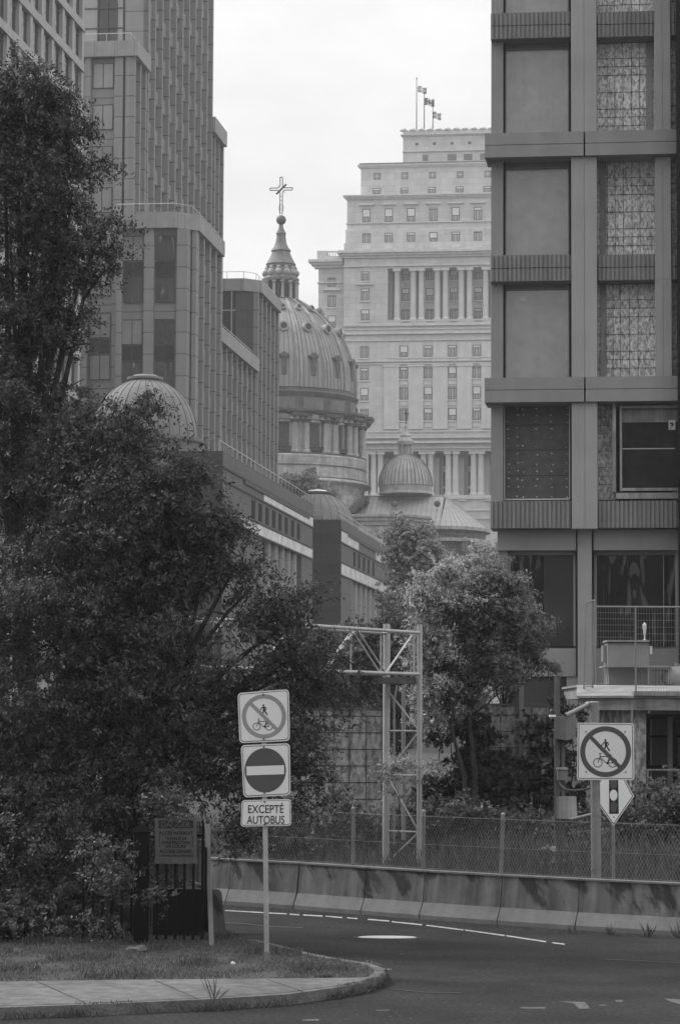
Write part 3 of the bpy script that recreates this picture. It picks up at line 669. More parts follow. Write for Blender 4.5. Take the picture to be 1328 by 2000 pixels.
# rotundas
M_met = mat('dome_sheet_metal', .20, rough=.7, metal=0, spec=.3, var=.15, scale=.8, streak=.1)
M_ribd = mat('dome_rib', .10)
M_rot = mat('rotunda_stone', .15, var=.06, jz=1.2, jw=.05, jdark=.25)
M_white0 = mat('bright_cap', .75, rough=.4)
def rotunda(name_label, cx, ytop, ybase, rpx, v, drum_y, cap_r, nr):
    u = PV(cx, ybase, v)[0]; r = rpx*v/FPX; z0 = PV(cx, ybase, v)[2]; z1 = PV(cx, ytop, v)[2]
    t = thing('rotunda', name_label, 'rotunda', g2w(u, v, 0), 'G')
    b = MB(); H = z1-z0; amax = math.acos(cap_r)
    pr = [(r*math.cos(amax*i/14), z0+H*math.sin(amax*i/14)/math.sin(amax)) for i in range(15)]
    b.lathe(u, v, pr, 64); d = b.build('dome', M_met, t, smooth=True)
    for k in range(nr):
        a = 2*math.pi*k/nr; b = MB(); b.path([(u+(q[0]+.01)*math.cos(a), v+(q[0]+.01)*math.sin(a), q[1]) for q in pr], .035, 4); b.build('rib', M_ribd, d)
    b = MB(); cr = r*cap_r; b.lathe(u, v, [(cr*.9, z1-.02), (cr*1.12, z1+.12), (cr*1.12, z1+.3), (cr*.95, z1+.32)], 32); b.build('cap_rim', M_ribd if cap_r > .31 else M_met, t, smooth=True, ang=30)
    b = MB(); b.lathe(u, v, [(cr*.94, z1+.3), (cr*.7, z1+.5), (.01, z1+.62)], 32); b.build('cap', M_white0 if cap_r > .31 else M_met, t, smooth=True)
    b = MB(); b.lathe(u, v, [(r*1.07, 0), (r*1.07, z0-.5), (r*1.12, z0-.35), (r*1.12, z0-.05), (r*1.0, z0)], 48); b.build('drum', M_rot, t, smooth=True, ang=30)
    return t
rotunda('large ribbed metal dome on a round drum, in front of the granite tower', 283, 745, 858, 107, 203.0, 0, .30, 28)
rotunda('smaller ribbed metal dome with a dark rim, between the two low banded blocks', 620, 966, 1030, 72, 290.0, 0, .32, 24)
# low banded blocks with round columns
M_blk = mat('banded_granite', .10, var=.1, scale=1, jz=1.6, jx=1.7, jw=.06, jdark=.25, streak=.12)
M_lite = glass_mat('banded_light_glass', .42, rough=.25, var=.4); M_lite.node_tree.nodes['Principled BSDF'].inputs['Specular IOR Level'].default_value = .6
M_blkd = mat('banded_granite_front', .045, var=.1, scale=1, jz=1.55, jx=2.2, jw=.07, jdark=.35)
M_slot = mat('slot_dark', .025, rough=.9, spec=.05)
M_colr = mat('round_column', .26, var=.08, jz=2.2, jw=.05, jdark=.3)
def low_block(label, u, v0, v1, ztop, zc, b1, slot, b2, capz, cols, slots, canopy, front, ulen, bright1, endp):
    t = thing('low_granite_block', label, 'building', g2w(u, v0, 0), 'G', 'low banded blocks beside the tower')
    b = MB(); b.box(u-ulen, u-1.6, v0+.6, v1-.4, 0, b2[0]); b.box(u-ulen, u, v0, v1, b2[0], ztop); 
    b.box(u-ulen, u, v0, v0+.6, 0, b2[0]); b.box(u-1.6, u, v1-endp, v1, 0, b2[0]); b.box(u-1.6, u, v0+.6, cols[0]-1.6, 0, b2[0]); b.build('wall', M_blk, t)
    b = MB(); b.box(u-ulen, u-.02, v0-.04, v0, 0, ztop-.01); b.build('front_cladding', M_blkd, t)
    for (za, zb_) in front:
        b = MB(); b.box(u-1.6-3.3, u-1.6 if False else u-.1, v0-.07, v0-.04, za, zb_); b.build('dark_window', M_tdark, t)
    for (va_, vb_) in bright1:
        b = MB(); b.box(u-.01, u+.04, va_, vb_, b1[0], b1[1]); b.build('glass_band', M_lite, t)
    b = MB(); b.box(u-.01, u+.04, v0+.05, v1-.05, b2[0], b2[1]); b.build('glass_band', M_lite, t)
    b = MB(); 
    for zz_ in (b1[0], b1[1], b2[0], b2[1]): b.box(u, u+.1, v0, v1, zz_-.08, zz_+.08)
    b.build('band_edge', M_blkd, t)
    for vv in slots:
        b = MB(); b.box(u-.01, u+.045, vv-.85, vv+.85, slot[0], slot[1]); b.build('slot_window', M_slot, t)
    b = MB(); b.box(u, u+.14, canopy[0], canopy[1], zc-.3, zc); b.build('canopy', M_soff, t)
    b = MB(); b.box(u-1.59, u-1.56, v0+.7, v1-endp-.05, 0, b2[0]-.01); b.build('recess_shade_sheet', M_slot, t)  # thin dark sheet added as the shade behind the columns
    for vv in cols:
        b = MB(); b.lathe(u-.75, vv, [(.62, 0), (.62, b2[0]-.02)], 16); b.build('column', M_colr, t, smooth=True)
    return t
uL1 = -34.3
pu = lambda x, y, u: PU(x, y, u)
e = pu(611, 985, uL1); vL1e = e[1]; vL1s = pu(436, 900, uL1)[1]
zf = lambda x, y, u=uL1: PU(x, y, u)[2]
t_ = low_block('long low block with a bright glass band and round columns, nearer the camera', uL1, vL1s, vL1e, zf(611, 985), zf(591, 1001), (zf(611, 1031), zf(611, 1010)), (zf(583, 1054), zf(583, 1023)), (zf(611, 1093), zf(611, 1072)), 0,
    [pu(x, 1100, uL1-.5)[1] for x in (505, 521, 535, 548, 560, 572, 584)], [pu(x, 1020, uL1)[1] for x in (494.5, 508, 521.5, 534.5, 546.7, 559, 571.2, 583)],
    (pu(476, 940, uL1)[1], pu(603, 1000, uL1)[1]), [], 14, [(pu(515, 970, uL1)[1], vL1e)], 2.6*3)
b = MB(); b.box(uL1-.4, uL1-.36, vL1s+.3, vL1e-.3, zf(611, 985)+.9, zf(611, 985)+.95); 
for i in range(24): vv = vL1s+.3+(vL1e-vL1s-.6)*i/23; b.tube((uL1-.38, vv, zf(611, 985)), (uL1-.38, vv, zf(611, 985)+.9), .03, n=4)
b.build('handrail', M_rail, t_)
uL2 = -33.2
e = pu(760, 1071, uL2); s0 = pu(666.5, 1017, uL2); zt2 = zf(760, 1071, uL2)
t_ = low_block('short low block with two bright glass bands and a dark end wall', uL2, s0[1], e[1], zt2, zf(743, 1079, uL2), (zf(758, 1108, uL2), zf(758, 1087, uL2)), (zf(729, 1124, uL2), zf(729, 1098, uL2)), (zf(759, 1163, uL2), zf(759, 1142, uL2)), 0,
    [pu(x, 1150, uL2-.5)[1] for x in (682.5, 691.5, 701, 710.5, 720, 729, 738)], [pu(x, 1090, uL2)[1] for x in (692, 701, 710.5, 719.5, 729)],
    (pu(680, 1045, uL2)[1], pu(745, 1080, uL2)[1]), [(PV(640, 1062, s0[1])[2], PV(640, 1040, s0[1])[2]), (PV(640, 1122, s0[1])[2], PV(640, 1100, s0[1])[2])], 9, [(s0[1]+.05, pu(700, 1060, uL2)[1]), (pu(733, 1080, uL2)[1], e[1]-.05)], 3)
b = MB(); zt_ = zt2; r = .035
pts = [(uL2-4.6, s0[1]+.3, zt_+1), (uL2-.4, s0[1]+.3, zt_+1), (uL2-.4, e[1]-8, zt_+1)]; b.path(pts, r, 4)
b.path([(p[0], p[1], zt_+.5) for p in pts], r, 4)
for i in range(22): vv = s0[1]+.3+(e[1]-8-s0[1]-.3)*i/21; b.tube((uL2-.4, vv, zt_), (uL2-.4, vv, zt_+1), r, n=4)
for i in range(4): b.tube((uL2-.4-1.4*i, s0[1]+.3, zt_), (uL2-.4-1.4*i, s0[1]+.3, zt_+1), r, n=4)
b.build('handrail', M_rail, t_)
# gridded office block, far left
M_wc = mat('pale_concrete_grid', .36, var=.08, scale=.8, streak=.06)
VG = 200.0; UG = PV(163.5, 200, VG)[0]
gb = thing('gridded_office_block', 'pale gridded office block with deep tall windows at the left edge', 'office block', g2w(UG, VG, 0), 'G')
FG = 83.6*VG/FPX; zref = PV(163, 133, VG)[2]     # a floor line
M_gwl = mat('grid_reflection_tone', .30, rough=.6, var=.5, scale=3, spec=.2); M_gwd = mat('grid_dark_glass', .02, rough=.8, spec=.06)  # pale glass carries the reflection as mottled colour
BAY = 3.38; NB = 9; v_end = VG; NF = 14; ztopg = zref+3*FG
b = MB(); b.box(UG-25, UG-.3, VG-BAY*NB, VG, 0, ztopg); b.build('core_wall', M_gwd, gb)
for i in range(NB+1):
    v = VG-.35-BAY*i; b = MB(); b.box(UG-.3, UG, v-.38, v+.35, 0, ztopg); b.build('pier', M_wc, gb)
k = -16
while True:
    z_ = zref+FG*k
    if z_ > ztopg: break
    if z_ > 1:
        b = MB(); b.box(UG-.3, UG+.06, VG-BAY*NB-.8, VG+.02, z_-.32, z_+.32); b.box(UG, UG+.1, VG-BAY*NB-.8, VG+.02, z_-.42, z_-.33); b.build('floor_band', M_wc, gb)
        if k >= -9 and k < 3:
            for i in range(8):
                v = VG-.35-BAY*i; b = MB(); b.box(UG-.30, UG-.27, v-BAY+1.35, v-BAY+2.0, z_+.33, z_+FG-.43); o = b.build('window', M_gwl, gb)
                b = MB(); b.box(UG-.30, UG-.22, v-BAY+1.98, v-BAY+2.06, z_+.33, z_+FG-.43); b.box(UG-.30, UG-.24, v-BAY+2.06, v-.39, z_+FG-.9, z_+FG-.83); b.box(UG-.30, UG-.24, v-.9, v-.84, z_+.33, z_+FG-.43); b.build('frame', M_mull, o)
    k += 1
# ================================================================ right: concrete block with boarded windows
VR = 77.0
M_con = mat('precast_concrete', .225, var=.09, var2=.08, scale=.6, streak=.1, bump=.08, bscale=30, rough=.85)
M_con2 = mat('precast_concrete_pier', .28, var=.09, var2=.08, scale=.7, streak=.08, bump=.08, bscale=30)
M_cflu = mat('fluted_concrete', .18, var=.12, scale=1.2, streak=.18, bump=.2, bscale=25)
M_cdk = mat('joint_dark', .012, spec=.05, rough=1)
M_film = glass_mat('window_film', .21, rough=.12, var=.15, wave=.012, wscale=.6, spec=.8, metal=.12, streak=.07, ior=1.6)  # faint vertical streaks in the colour stand in for reflections
M_osb = osb_mat('osb_board', .52, 21)
M_osbd = mat('dark_board', .075, var=.25, scale=5)
M_dply = mat('dark_ply', .022, var=.4, scale=2, spec=.1)
M_wire = mat('dark_wire', .02, spec=.1)
M_wood = mat('grey_timber', .22, var=.25, scale=2, streak=.4, bump=.2, bscale=20)
M_woodd = mat('dark_timber', .09, var=.25, scale=2, streak=.4)
M_white = mat('white_paint', .6, var=.1)
M_glow = glass_mat('street_glass', .035, rough=.04, wave=.09, wscale=2.2, wmap=(1.6, 1, .35), metal=.8)
M_glowd = glass_mat('street_glass_dark', .035, rough=.06, wave=.05, wscale=.5)
rb = thing('boarded_concrete_block', 'grey precast concrete building with boarded and filmed windows, right edge of the view', 'building', g2w(PV(960, 1300, VR)[0], VR, 1.2), 'G')
def RZ(y, v=VR): return PV(1050, y, v)[2]
def RU(x, v=VR, y=700): return PV(x, y, v)[0]
zA = (RZ(305.5, 76.3), RZ(258.5, 76.3)); zB = (RZ(785, 76.3), RZ(737, 76.3)); dz = (zA[0]-zB[0])/2
fl = (RZ(549.5, 76.6)-zB[0], RZ(498.6, 76.6)-zB[0])
UE = RU(1900)
ztopR = zA[1]+dz*4
b = MB(); b.box(RU(985, 77.7), UE, 77.75, 107, 1.2, ztopR); b.build('core_wall', M_con, rb)
zlow = RZ(1034)
# corner column, wide pier, narrow pier
b = MB(); b.box(RU(958.5, 76.9), RU(982, 76.9), 76.9, 77.9, zlow, ztopR); b.build('corner_column', M_con, rb)
b = MB(); b.box(RU(1311, 77.2), UE, 77.25, 77.8, zlow, ztopR-1); b.build('side_wall', M_con, rb)
zz = [zB[0]+dz*k for k in range(-1, 7)]
def seg(x0, x1, v, d, z0, z1, name, m, gap=None, xm=None):
    o = None
    if xm is None: b = MB(); b.box(RU(x0, v), RU(x1, v), v, v+d, z0, z1); return b.build(name, m, rb)
    b = MB(); b.box(RU(x0, v), RU(xm, v)-.008, v, v+d, z0, z1); b.box(RU(xm, v)+.008, RU(x1, v), v, v+d, z0, z1); b.box(RU(xm, v)-.008, RU(xm, v)+.008, v+.02, v+d, z0, z1); return b.build(name, m, rb)
for k in range(0, 7, 2):    # smooth slab beams
    z0, z1 = zB[0]+dz*k, zB[1]+dz*k; zm = (z0+z1)/2; v = 76.3
    for (x0, x1) in ((946, 1139.8), (1143, 1322)):
        b = MB(); b.box(RU(x0, v), RU(x1, v), v, 77.7, z0, zm-.012); b.box(RU(x0, v), RU(x1, v), v, 77.7, zm+.012, z1); b.box(RU(x0, v)+.02, RU(x1, v)-.02, v+.03, 77.6, zm-.012, zm+.012); b.build('slab_beam', M_con, rb)
def fluted(x0, x1, v, z0, z1, back, joint=True):
    b = MB(); u0, u1 = RU(x0, v), RU(x1, v); n = int((u1-u0)/.128); st = (u1-u0)/n; zm = (z0+z1)/2
    if joint: b.box(u0, u1, v, back, z0, zm-.014); b.box(u0, u1, v, back, zm+.014, z1); b.box(u0+.01, u1-.01, v+.06, back, zm-.014, zm+.014)
    else: b.box(u0, u1, v, back, z0, z1)
    for i in range(n):
        for za, zb in (((z0, zm-.012), (zm+.012, z1)) if joint else ((z0, z1),)): 
            b.hexa([(u0+st*(i+.12), v-.05, za), (u0+st*(i+.62), v-.05, za), (u0+st*(i+.8), v, za), (u0+st*(i-.02), v, za), (u0+st*(i+.12), v-.05, zb), (u0+st*(i+.62), v-.05, zb), (u0+st*(i+.8), v, zb), (u0+st*(i-.02), v, zb)])
    return b.build('fluted_panel', M_cflu, rb)
for k in range(1, 6, 2):
    z0, z1 = zB[0]+dz*(k-0)+ (fl[0]-dz)+0, zB[0]+dz*k+(fl[1]-dz)
    fluted(957.5, 1114, 76.55, z0, z1, 77.7); fluted(1167.5, 1322, 76.75, z0+.02, z1, 77.7)
zf0, zf1 = RZ(1032, 76.6), RZ(979, 76.6)
fluted(957, 1113, 76.55, zf0, zf1, 77.7, False); fluted(1167, 1322, 76.65, zf0+.01, zf1, 77.7, False)
# piers between the beams
for k in range(-1, 6):
    top = zB[0]+dz*(k+1) if True else 0
    if k == -1: seg(1115.5, 1165.5, 76.45, 1.25, zf0-.02, zB[0]-.01, 'pier', M_con2, xm=1141)
    elif k % 2 == 0: seg(1115.5, 1165.5, 76.45, 1.25, zB[1]+dz*k+.005, zB[0]+dz*(k+2)-.012, 'pier', M_con2, xm=1141)
    if k >= 0 and k % 2 == 0:
        zj = zB[0]+dz*(k+1)+(fl[0]-dz)
        seg(1279, 1311, 76.55, 1.1, zB[1]+dz*k+.02, zj-.0, 'narrow_pier', M_con2, xm=1295); seg(1279.5, 1310.5, 76.62, 1.1, zj+.02, zB[0]+dz*(k+2)-.03, 'narrow_pier', M_con2, xm=1295)
# windows, left bay
def wz(k):   # bottom and top of the opening on floor k
    lo = zB[1]+dz*k if k % 2 == 0 else zB[0]+dz*k+(fl[1]-dz)
    hi = zB[0]+dz*(k+1) if (k+1) % 2 == 0 else zB[0]+dz*(k+1)+(fl[0]-dz)
    return lo, hi
for k in range(0, 5):
    lo, hi = wz(k)
    b = MB(); b.box(RU(984, 77.35), RU(1114, 77.35), 77.3, 77.7, lo, hi); fr = b.build('window', M_film, rb)
    b = MB(); b.box(RU(982, 77.2), RU(985.5, 77.2), 77.0, 77.72, lo, hi); b.build('reveal', M_cdk, fr); b = MB(); b.box(RU(1111.5, 77.2), RU(1115.5, 77.2), 77.1, 77.72, lo, hi); b.build('reveal', M_cdk, fr)
    b = MB(); b.box(RU(986.2, 77.25), RU(988, 77.25), 77.25, 77.3, lo, hi); b.box(RU(1109.3, 77.25), RU(1110.6, 77.25), 77.25, 77.3, lo, hi); b.box(RU(988, 77.25), RU(1110, 77.25), 77.26, 77.3, hi-.16, hi-.12); b.build('frame', M_con, fr)
    if k < 2:
        b = MB(); x = 1014 if k else 1014; b.box(RU(x, 77.28), RU(x+13, 77.28), 77.285, 77.3, hi-.48, hi-.33); b.build('sticker', M_white, fr)
    # boards, right bay
    b = MB(); b.box(RU(1167, 77.4), RU(1322, 77.4), 77.42, 77.7, lo, hi); ob = b.build('board_panel', M_osb, rb)
    b = MB(); r = .007; h_ = hi-lo
    for t in (.16, .245, .335, .515, .69, .775, .865): b.tube((RU(1167), 77.40, lo+h_*(1-t)), (RU(1279), 77.40, lo+h_*(1-t)), r, n=4); b.tube((RU(1311), 77.2, lo+h_*(1-t)), (RU(1322), 77.2, lo+h_*(1-t)), r, n=4)
    for x in ((1186, 1201, 1217, 1234, 1250) if k != 0 else (1196, 1211, 1228, 1245)): b.tube((RU(x), 77.40, lo), (RU(x), 77.40, hi), r, n=4)
    b.build('wire_grid', M_wire, ob)
    if k in (0, 1): b = MB(); b.box(RU(1172, 77.3), RU(1184, 77.3), 77.33, 77.42, lo, hi-.02); b.build('batten', M_wood, ob)
    if k == 2: b = MB(); v = 77.36; b.extrude([(RU(1263, v), v, hi-.01), (RU(1276, v), v, hi-.01), (RU(1274, v), v, lo), (RU(1262, v), v, lo), (RU(1263, v), v, (lo+hi)/2)], (0, .04, 0)); b.build('torn_sheet', M_con, ob)
    b = MB(); b.box(RU(1312.5, 77.2), RU(1322, 77.2), 77.21, 77.24, lo, hi); b.build('board_panel', M_osb, rb)
# floor below: dotted board and the hatch
lo, hi = RZ(976, 77.2), RZ(788, 77.2)
b = MB(); b.box(RU(984, 77.3), RU(1114, 77.3), 77.34, 77.72, lo-.1, hi); db = b.build('dark_board', M_osbd, rb)
b = MB(); v = 77.28
for (x0, x1, y0, y1) in ((983.5, 985.5, 792, 976), (1110.5, 1112, 792, 976), (983.5, 1112, 974, 976), (983.5, 1112, 790.5, 792)): b.box(RU(x0, v), RU(x1, v), v, v+.06, RZ(y1, v), RZ(y0, v))
b.build('frame', M_white, db)
b = MB()
for y in (830, 879, 929): b.box(RU(986, 77.33), RU(1110, 77.33), 77.335, 77.345, RZ(y+.4, 77.33), RZ(y-.4, 77.33))
b.build('seam', M_cdk, db)
b = MB()
for y in (798, 810, 824, 837, 855, 872, 887, 905, 921, 936, 951, 970):
    for x in (992, 1010, 1021, 1047, 1077, 1106):
        if random.random() < .13: continue
        xx, yy = x+random.uniform(-2, 2), y+random.uniform(-2, 2); rr = random.uniform(.010, .024); u, _, z = PV(xx, yy, 77.33); b.tube((u, 77.345, z), (u, 77.32, z), rr, n=8)
b.build('fixing_washers', M_white, db)
b = MB(); b.box(RU(982, 77.2), RU(983.4, 77.2), 77.0, 77.72, lo, hi); b.build('reveal', M_cdk, db); b = MB(); b.box(RU(1112.3, 77.2), RU(1115.5, 77.2), 77.1, 77.72, lo, hi); b.build('reveal', M_cdk, db)
b = MB(); b.box(RU(1167, 77.4), RU(1200, 77.4), 77.4, 77.7, lo, hi); ob = b.build('board_panel', M_osb, rb)
b = MB()
for y in (815, 831, 848, 881, 913, 930, 946): u, _, z = PV(1180, y, 77.4); b.tube((RU(1167), 77.39, z), (RU(1196), 77.39, z), .007, n=4)
b.build('wire_grid', M_wire, ob)
b = MB(); v = 76.7; b.box(RU(1204, 77.3), RU(1322, 77.3), 77.3, 77.72, lo, hi); hb = b.build('hatch_recess', M_cdk, rb)
b = MB(); b.box(RU(1195, v), RU(1201.5, v), v, v+.5, RZ(962, v), RZ(784, v)); b.box(RU(1201, v), RU(1323, v), v-.1, v+.5, RZ(975.5, v), RZ(964, v)); b.build('hatch_frame', M_wood, rb)
b = MB(); v = 76.75
for (x0, x1, y0, y1) in ((1209, 1213.5, 798, 960), (1213.5, 1322, 954, 959.5), (1209, 1322, 794, 799)): b.box(RU(x0, v), RU(x1, v), v, v+.05, RZ(y1, v), RZ(y0, v))
sf = b.build('sash_frame', M_wood, rb)
b = MB(); v = 76.95; b.box(RU(1214, v), RU(1322, v), v, v+.03, RZ(954, v), RZ(827, v)); b.build('dark_board', M_dply, sf)
b = MB(); b.box(RU(1214, v), RU(1322, v), v, v+.03, RZ(826.5, v), RZ(799.5, v)); b.build('pale_board', M_wood, sf)
b = MB(); b.box(RU(1214, v), RU(1316, v), v-.02, v, RZ(878.7, v), RZ(877, v)); b.build('wire', M_rail, sf)
b = MB(); v = 76.9; b.box(RU(1304, v), RU(1317.5, v), v, v+.02, RZ(841.5, v), RZ(822.5, v)); npl = b.build('number_plate', M_white, sf)
M_black = mat('black_paint', .015, rough=.5)
def text3(s, frame, c, w_, h_, m, parent, normal_shift=.004, shear=0.0, bold=.012, sx=None):
    """raised lettering: c = world centre, w_ = total width, h_ = cap height; letters face the camera side (-Y)"""
    cu_ = bpy.data.curves.new('lettering', 'FONT'); cu_.body = s; cu_.size = 1; cu_.offset = bold; cu_.extrude = 0.0
    to = bpy.data.objects.new('lettering_tmp', cu_); COL.objects.link(to); dg = bpy.context.evaluated_depsgraph_get()
    me = bpy.data.meshes.new_from_object(to.evaluated_get(dg)); bpy.data.objects.remove(to)
    vs = np.array([v.co[:] for v in me.vertices]); mn, mx_ = vs.min(0), vs.max(0)
    cap = .70; x = (vs[:, 0]-(mn[0]+mx_[0])/2)/(mx_[0]-mn[0])*w_; z = (vs[:, 1]-cap/2)/cap*h_
    z = z+x*shear
    P = np.stack([c[0]+x*(ca if frame == 'G' else 1), c[1]-normal_shift-(x*sa if frame == 'G' else 0*x), c[2]+z], 1)
    root = parent
    while root.parent is not None: root = root.parent
    fr, loc = INFO[root.name]; P = P-np.array(loc)
    if fr == 'G': P = np.stack([P[:,0]*ca-P[:,1]*sa, P[:,0]*sa+P[:,1]*ca, P[:,2]], 1)
    me.vertices.foreach_set('co', P.ravel()); me.update(); me.materials.clear(); me.materials.append(m)
    o = bpy.data.objects.new('lettering', me); COL.objects.link(o); o.parent = parent; return o
pw = PV(1311, 832, 76.88); text3('3', 'G', g2w(pw[0], pw[1], pw[2]), .11, .19, M_black, npl, bold=.05)
# fascia, lower big windows, base
def rbx(x0, x1, y0, y1, v, d, name, m, par=None): b = MB(); b.box(RU(x0, v, (y0+y1)/2), RU(x1, v, (y0+y1)/2), v, v+d, RZ(y1, v), RZ(y0, v)); return b.build(name, m, par or rb)
rbx(971, 1124, 1034.5, 1075, 77.0, .9, 'fascia', M_con); rbx(1158.5, 1322, 1034.5, 1075, 77.0, .9, 'fascia', M_con)
rbx(1127.5, 1155, 1034.5, 1345, 77.05, .9, 'pier', M_con2)
rbx(975.5, 991, 1075, 1400, 77.15, .8, 'corner_column', M_con)
for (x0, x1, mm_, mul) in ((992, 1123, M_glow, ()), (1160, 1322, M_glow, (1294.5,))):
    w_ = rbx(x0, x1, 1077, 1262, 77.5, .2, 'window', mm_)
    b = MB(); v = 77.38
    for (xa, xb, ya, yb) in [(x0, x1, 1077, 1084), (x0, x0+5, 1077, 1262), (x1-4, x1, 1077, 1262)]+[(m_, m_+1.6, 1077, 1262) for m_ in mul]: b.box(RU(xa, v, 1170), RU(xb, v, 1170), v, v+.12, RZ(yb, v), RZ(ya, v))
    b.build('frame', M_con, w_)
    # dim ceiling lights and a column seen inside: pale strips on the far side of the glass
rbx(1062, 1122.8, 1085, 1262, 77.45, .05, 'dark_pane', M_glowd)
rbx(985, 1124, 1266, 1321, 77.35, .4, 'sill_panel', M_con); rbx(1158, 1322, 1266, 1345, 77.35, .4, 'sill_panel', M_con)
rbx(992, 1106, 1322, 1385, 77.45, .3, 'basement_window', M_tdark); rbx(991, 1322, 1386, 1500, 77.4, .3, 'base_wall', M_con); rbx(1106, 1128, 1322, 1386, 77.4, .3, 'base_wall', M_con)
b = MB(); v = 75.6; b.box(RU(1322.5, v), RU(1332, v), v, 77.2, RZ(1330, v), ztopR); b.build('dark_mast', M_cdk, rb)
# ================================================================ ground, road, kerb
M_asph = mat('asphalt', .031, rough=.95, spec=.12, var=.45, scale=16, bump=.8, bscale=40, var2=.3, scale2=.6, detail=9)
M_walk = mat('sidewalk_concrete', .12, rough=.95, spec=.15, var=.3, scale=5, bump=.25, bscale=40, var2=.15, scale2=.6, jx=1.6, jw=.02, jdark=.25)
M_kerb = mat('kerb_concrete', .115, spec=.15, rough=.9, var=.3, scale=5, bump=.6, bscale=25)
M_soil = mat('soil', .045, rough=1, var=.5, scale=3, bump=1, bscale=12)
M_mark = mat('worn_road_paint', .31, rough=.8, var=.5, scale=9)
bar_px = [(300, 1757), (440, 1768), (573, 1776.5), (704, 1787), (818, 1796), (970, 1807), (1122, 1817), (1328, 1829), (1480, 1838)]
bar_pts = [PZ(x, y, 0) for x, y in bar_px]
def Yb(X): return float(np.interp(X, [p[0] for p in bar_pts], [p[1] for p in bar_pts])) if X > bar_pts[0][0] else bar_pts[0][1]+1
def gh(X, Y):
    d = Y-Yb(X)-.6
    return 0.0 if d < 0 else min(1.2, d*.16)
# ground: one sheet out to the horizon, rising behind the barrier
xs = sorted(set([-3000, -1200, -500, -200, -100, -60, -40]+[x*.8 for x in range(-30, 31)]+[40, 60, 100, 200, 500, 1200, 3000]))
ys = sorted(set([-300, -50, 0, 20]+[20+.7*i for i in range(70)]+[75, 90, 120, 200, 400, 800, 1500, 4500]))
b = MB('W')
for y in ys:
    for x in xs: b.v.append((x, y, gh(x, y)-.02+(.04*math.sin(x*2.1+y)*math.cos(y*1.7) if gh(x, y) > .1 and y < 75 else 0)))
nx = len(xs)
for j in range(len(ys)-1):
    for i in range(nx-1): q = j*nx+i; b.face(q, q+1, q+nx+1, q+nx)
tag(b.build('ground', M_soil), kind='structure')
rd = [(-60, 4, 0.004), (60, 4, 0.004), (60, bar_pts[-1][1]-22, .004), (bar_pts[-1][0]+.5, bar_pts[-1][1]-.1, .004)]+[(p[0], p[1]+.25, .004) for p in reversed(bar_pts[:-1])]+[(-9, 50.5, .004), (-60, 62, .004)]
b = MB('W'); b.poly(rd); tag(b.build('road', M_asph), kind='structure')
# island: kerb outline from the photograph's own ground points
KZ = .14
ko = [PZ(x, y, KZ) for x, y in ((-420, 1985), (0, 1968), (200, 1961), (400, 1952), (560, 1942), (650, 1930), (712, 1919), (744, 1908), (755, 1899), (748, 1890), (722, 1881), (690, 1876), (660, 1872))]
tail = [PZ(x, y, KZ) for x, y in ((600, 1860), (548, 1846), (500, 1835), (455, 1826), (410, 1814), (330, 1800), (-420, 1795))]
outline = ko+tail
def inset(pts, d):
    out = []; n = len(pts)
    for i in range(n):
        p0, p1, p2 = Vector(pts[i-1][:2]), Vector(pts[i][:2]), Vector(pts[(i+1) % n][:2])
        n1 = Vector((-(p1-p0).y, (p1-p0).x)).normalized(); n2 = Vector((-(p2-p1).y, (p2-p1).x)).normalized(); m_ = (n1+n2).normalized()
        q = p1+m_*d/max(.4, m_.dot(n1)); out.append((q.x, q.y, pts[i][2]))
    return out
inn = inset(outline, .17)
def inside_(x, y):
    r = False
    for i in range(len(outline)):
        x0, y0, x1, y1 = *outline[i][:2], *outline[i-1][:2]
        if (y0 > y) != (y1 > y) and x < (x1-x0)*(y-y0)/(y1-y0)+x0: r = not r
    return r
b = MB('W'); n = len(outline)
for i in range(len(ko)+2):
    j = i+1; o0, o1, i0, i1 = outline[i], outline[j], inn[i], inn[j]
    b.poly([o0, o1, i1, i0]); b.poly([(o0[0], o0[1]-.02, -.02), (o1[0], o1[1]-.02, -.02), o1, o0])
tag(b.build('kerb', M_kerb), kind='structure')
b = MB('W'); b.poly([(p[0], p[1], KZ-.004) for p in inn]); b.poly([(p[0], p[1], KZ-.02) for p in outline])
tag(b.build('verge_soil', M_soil), kind='structure')
wk = [PZ(x, y, KZ+.004) for x, y in ((-420, 1981), (0, 1964.5), (200, 1957.5), (400, 1948.5), (560, 1938), (650, 1926), (700, 1917.5), (728, 1909), (715, 1909), (560, 1911), (400, 1912), (200, 1914), (0, 1917), (-420, 1925))]
b = MB('W'); b.poly(wk); tag(b.build('sidewalk', M_walk), kind='structure')
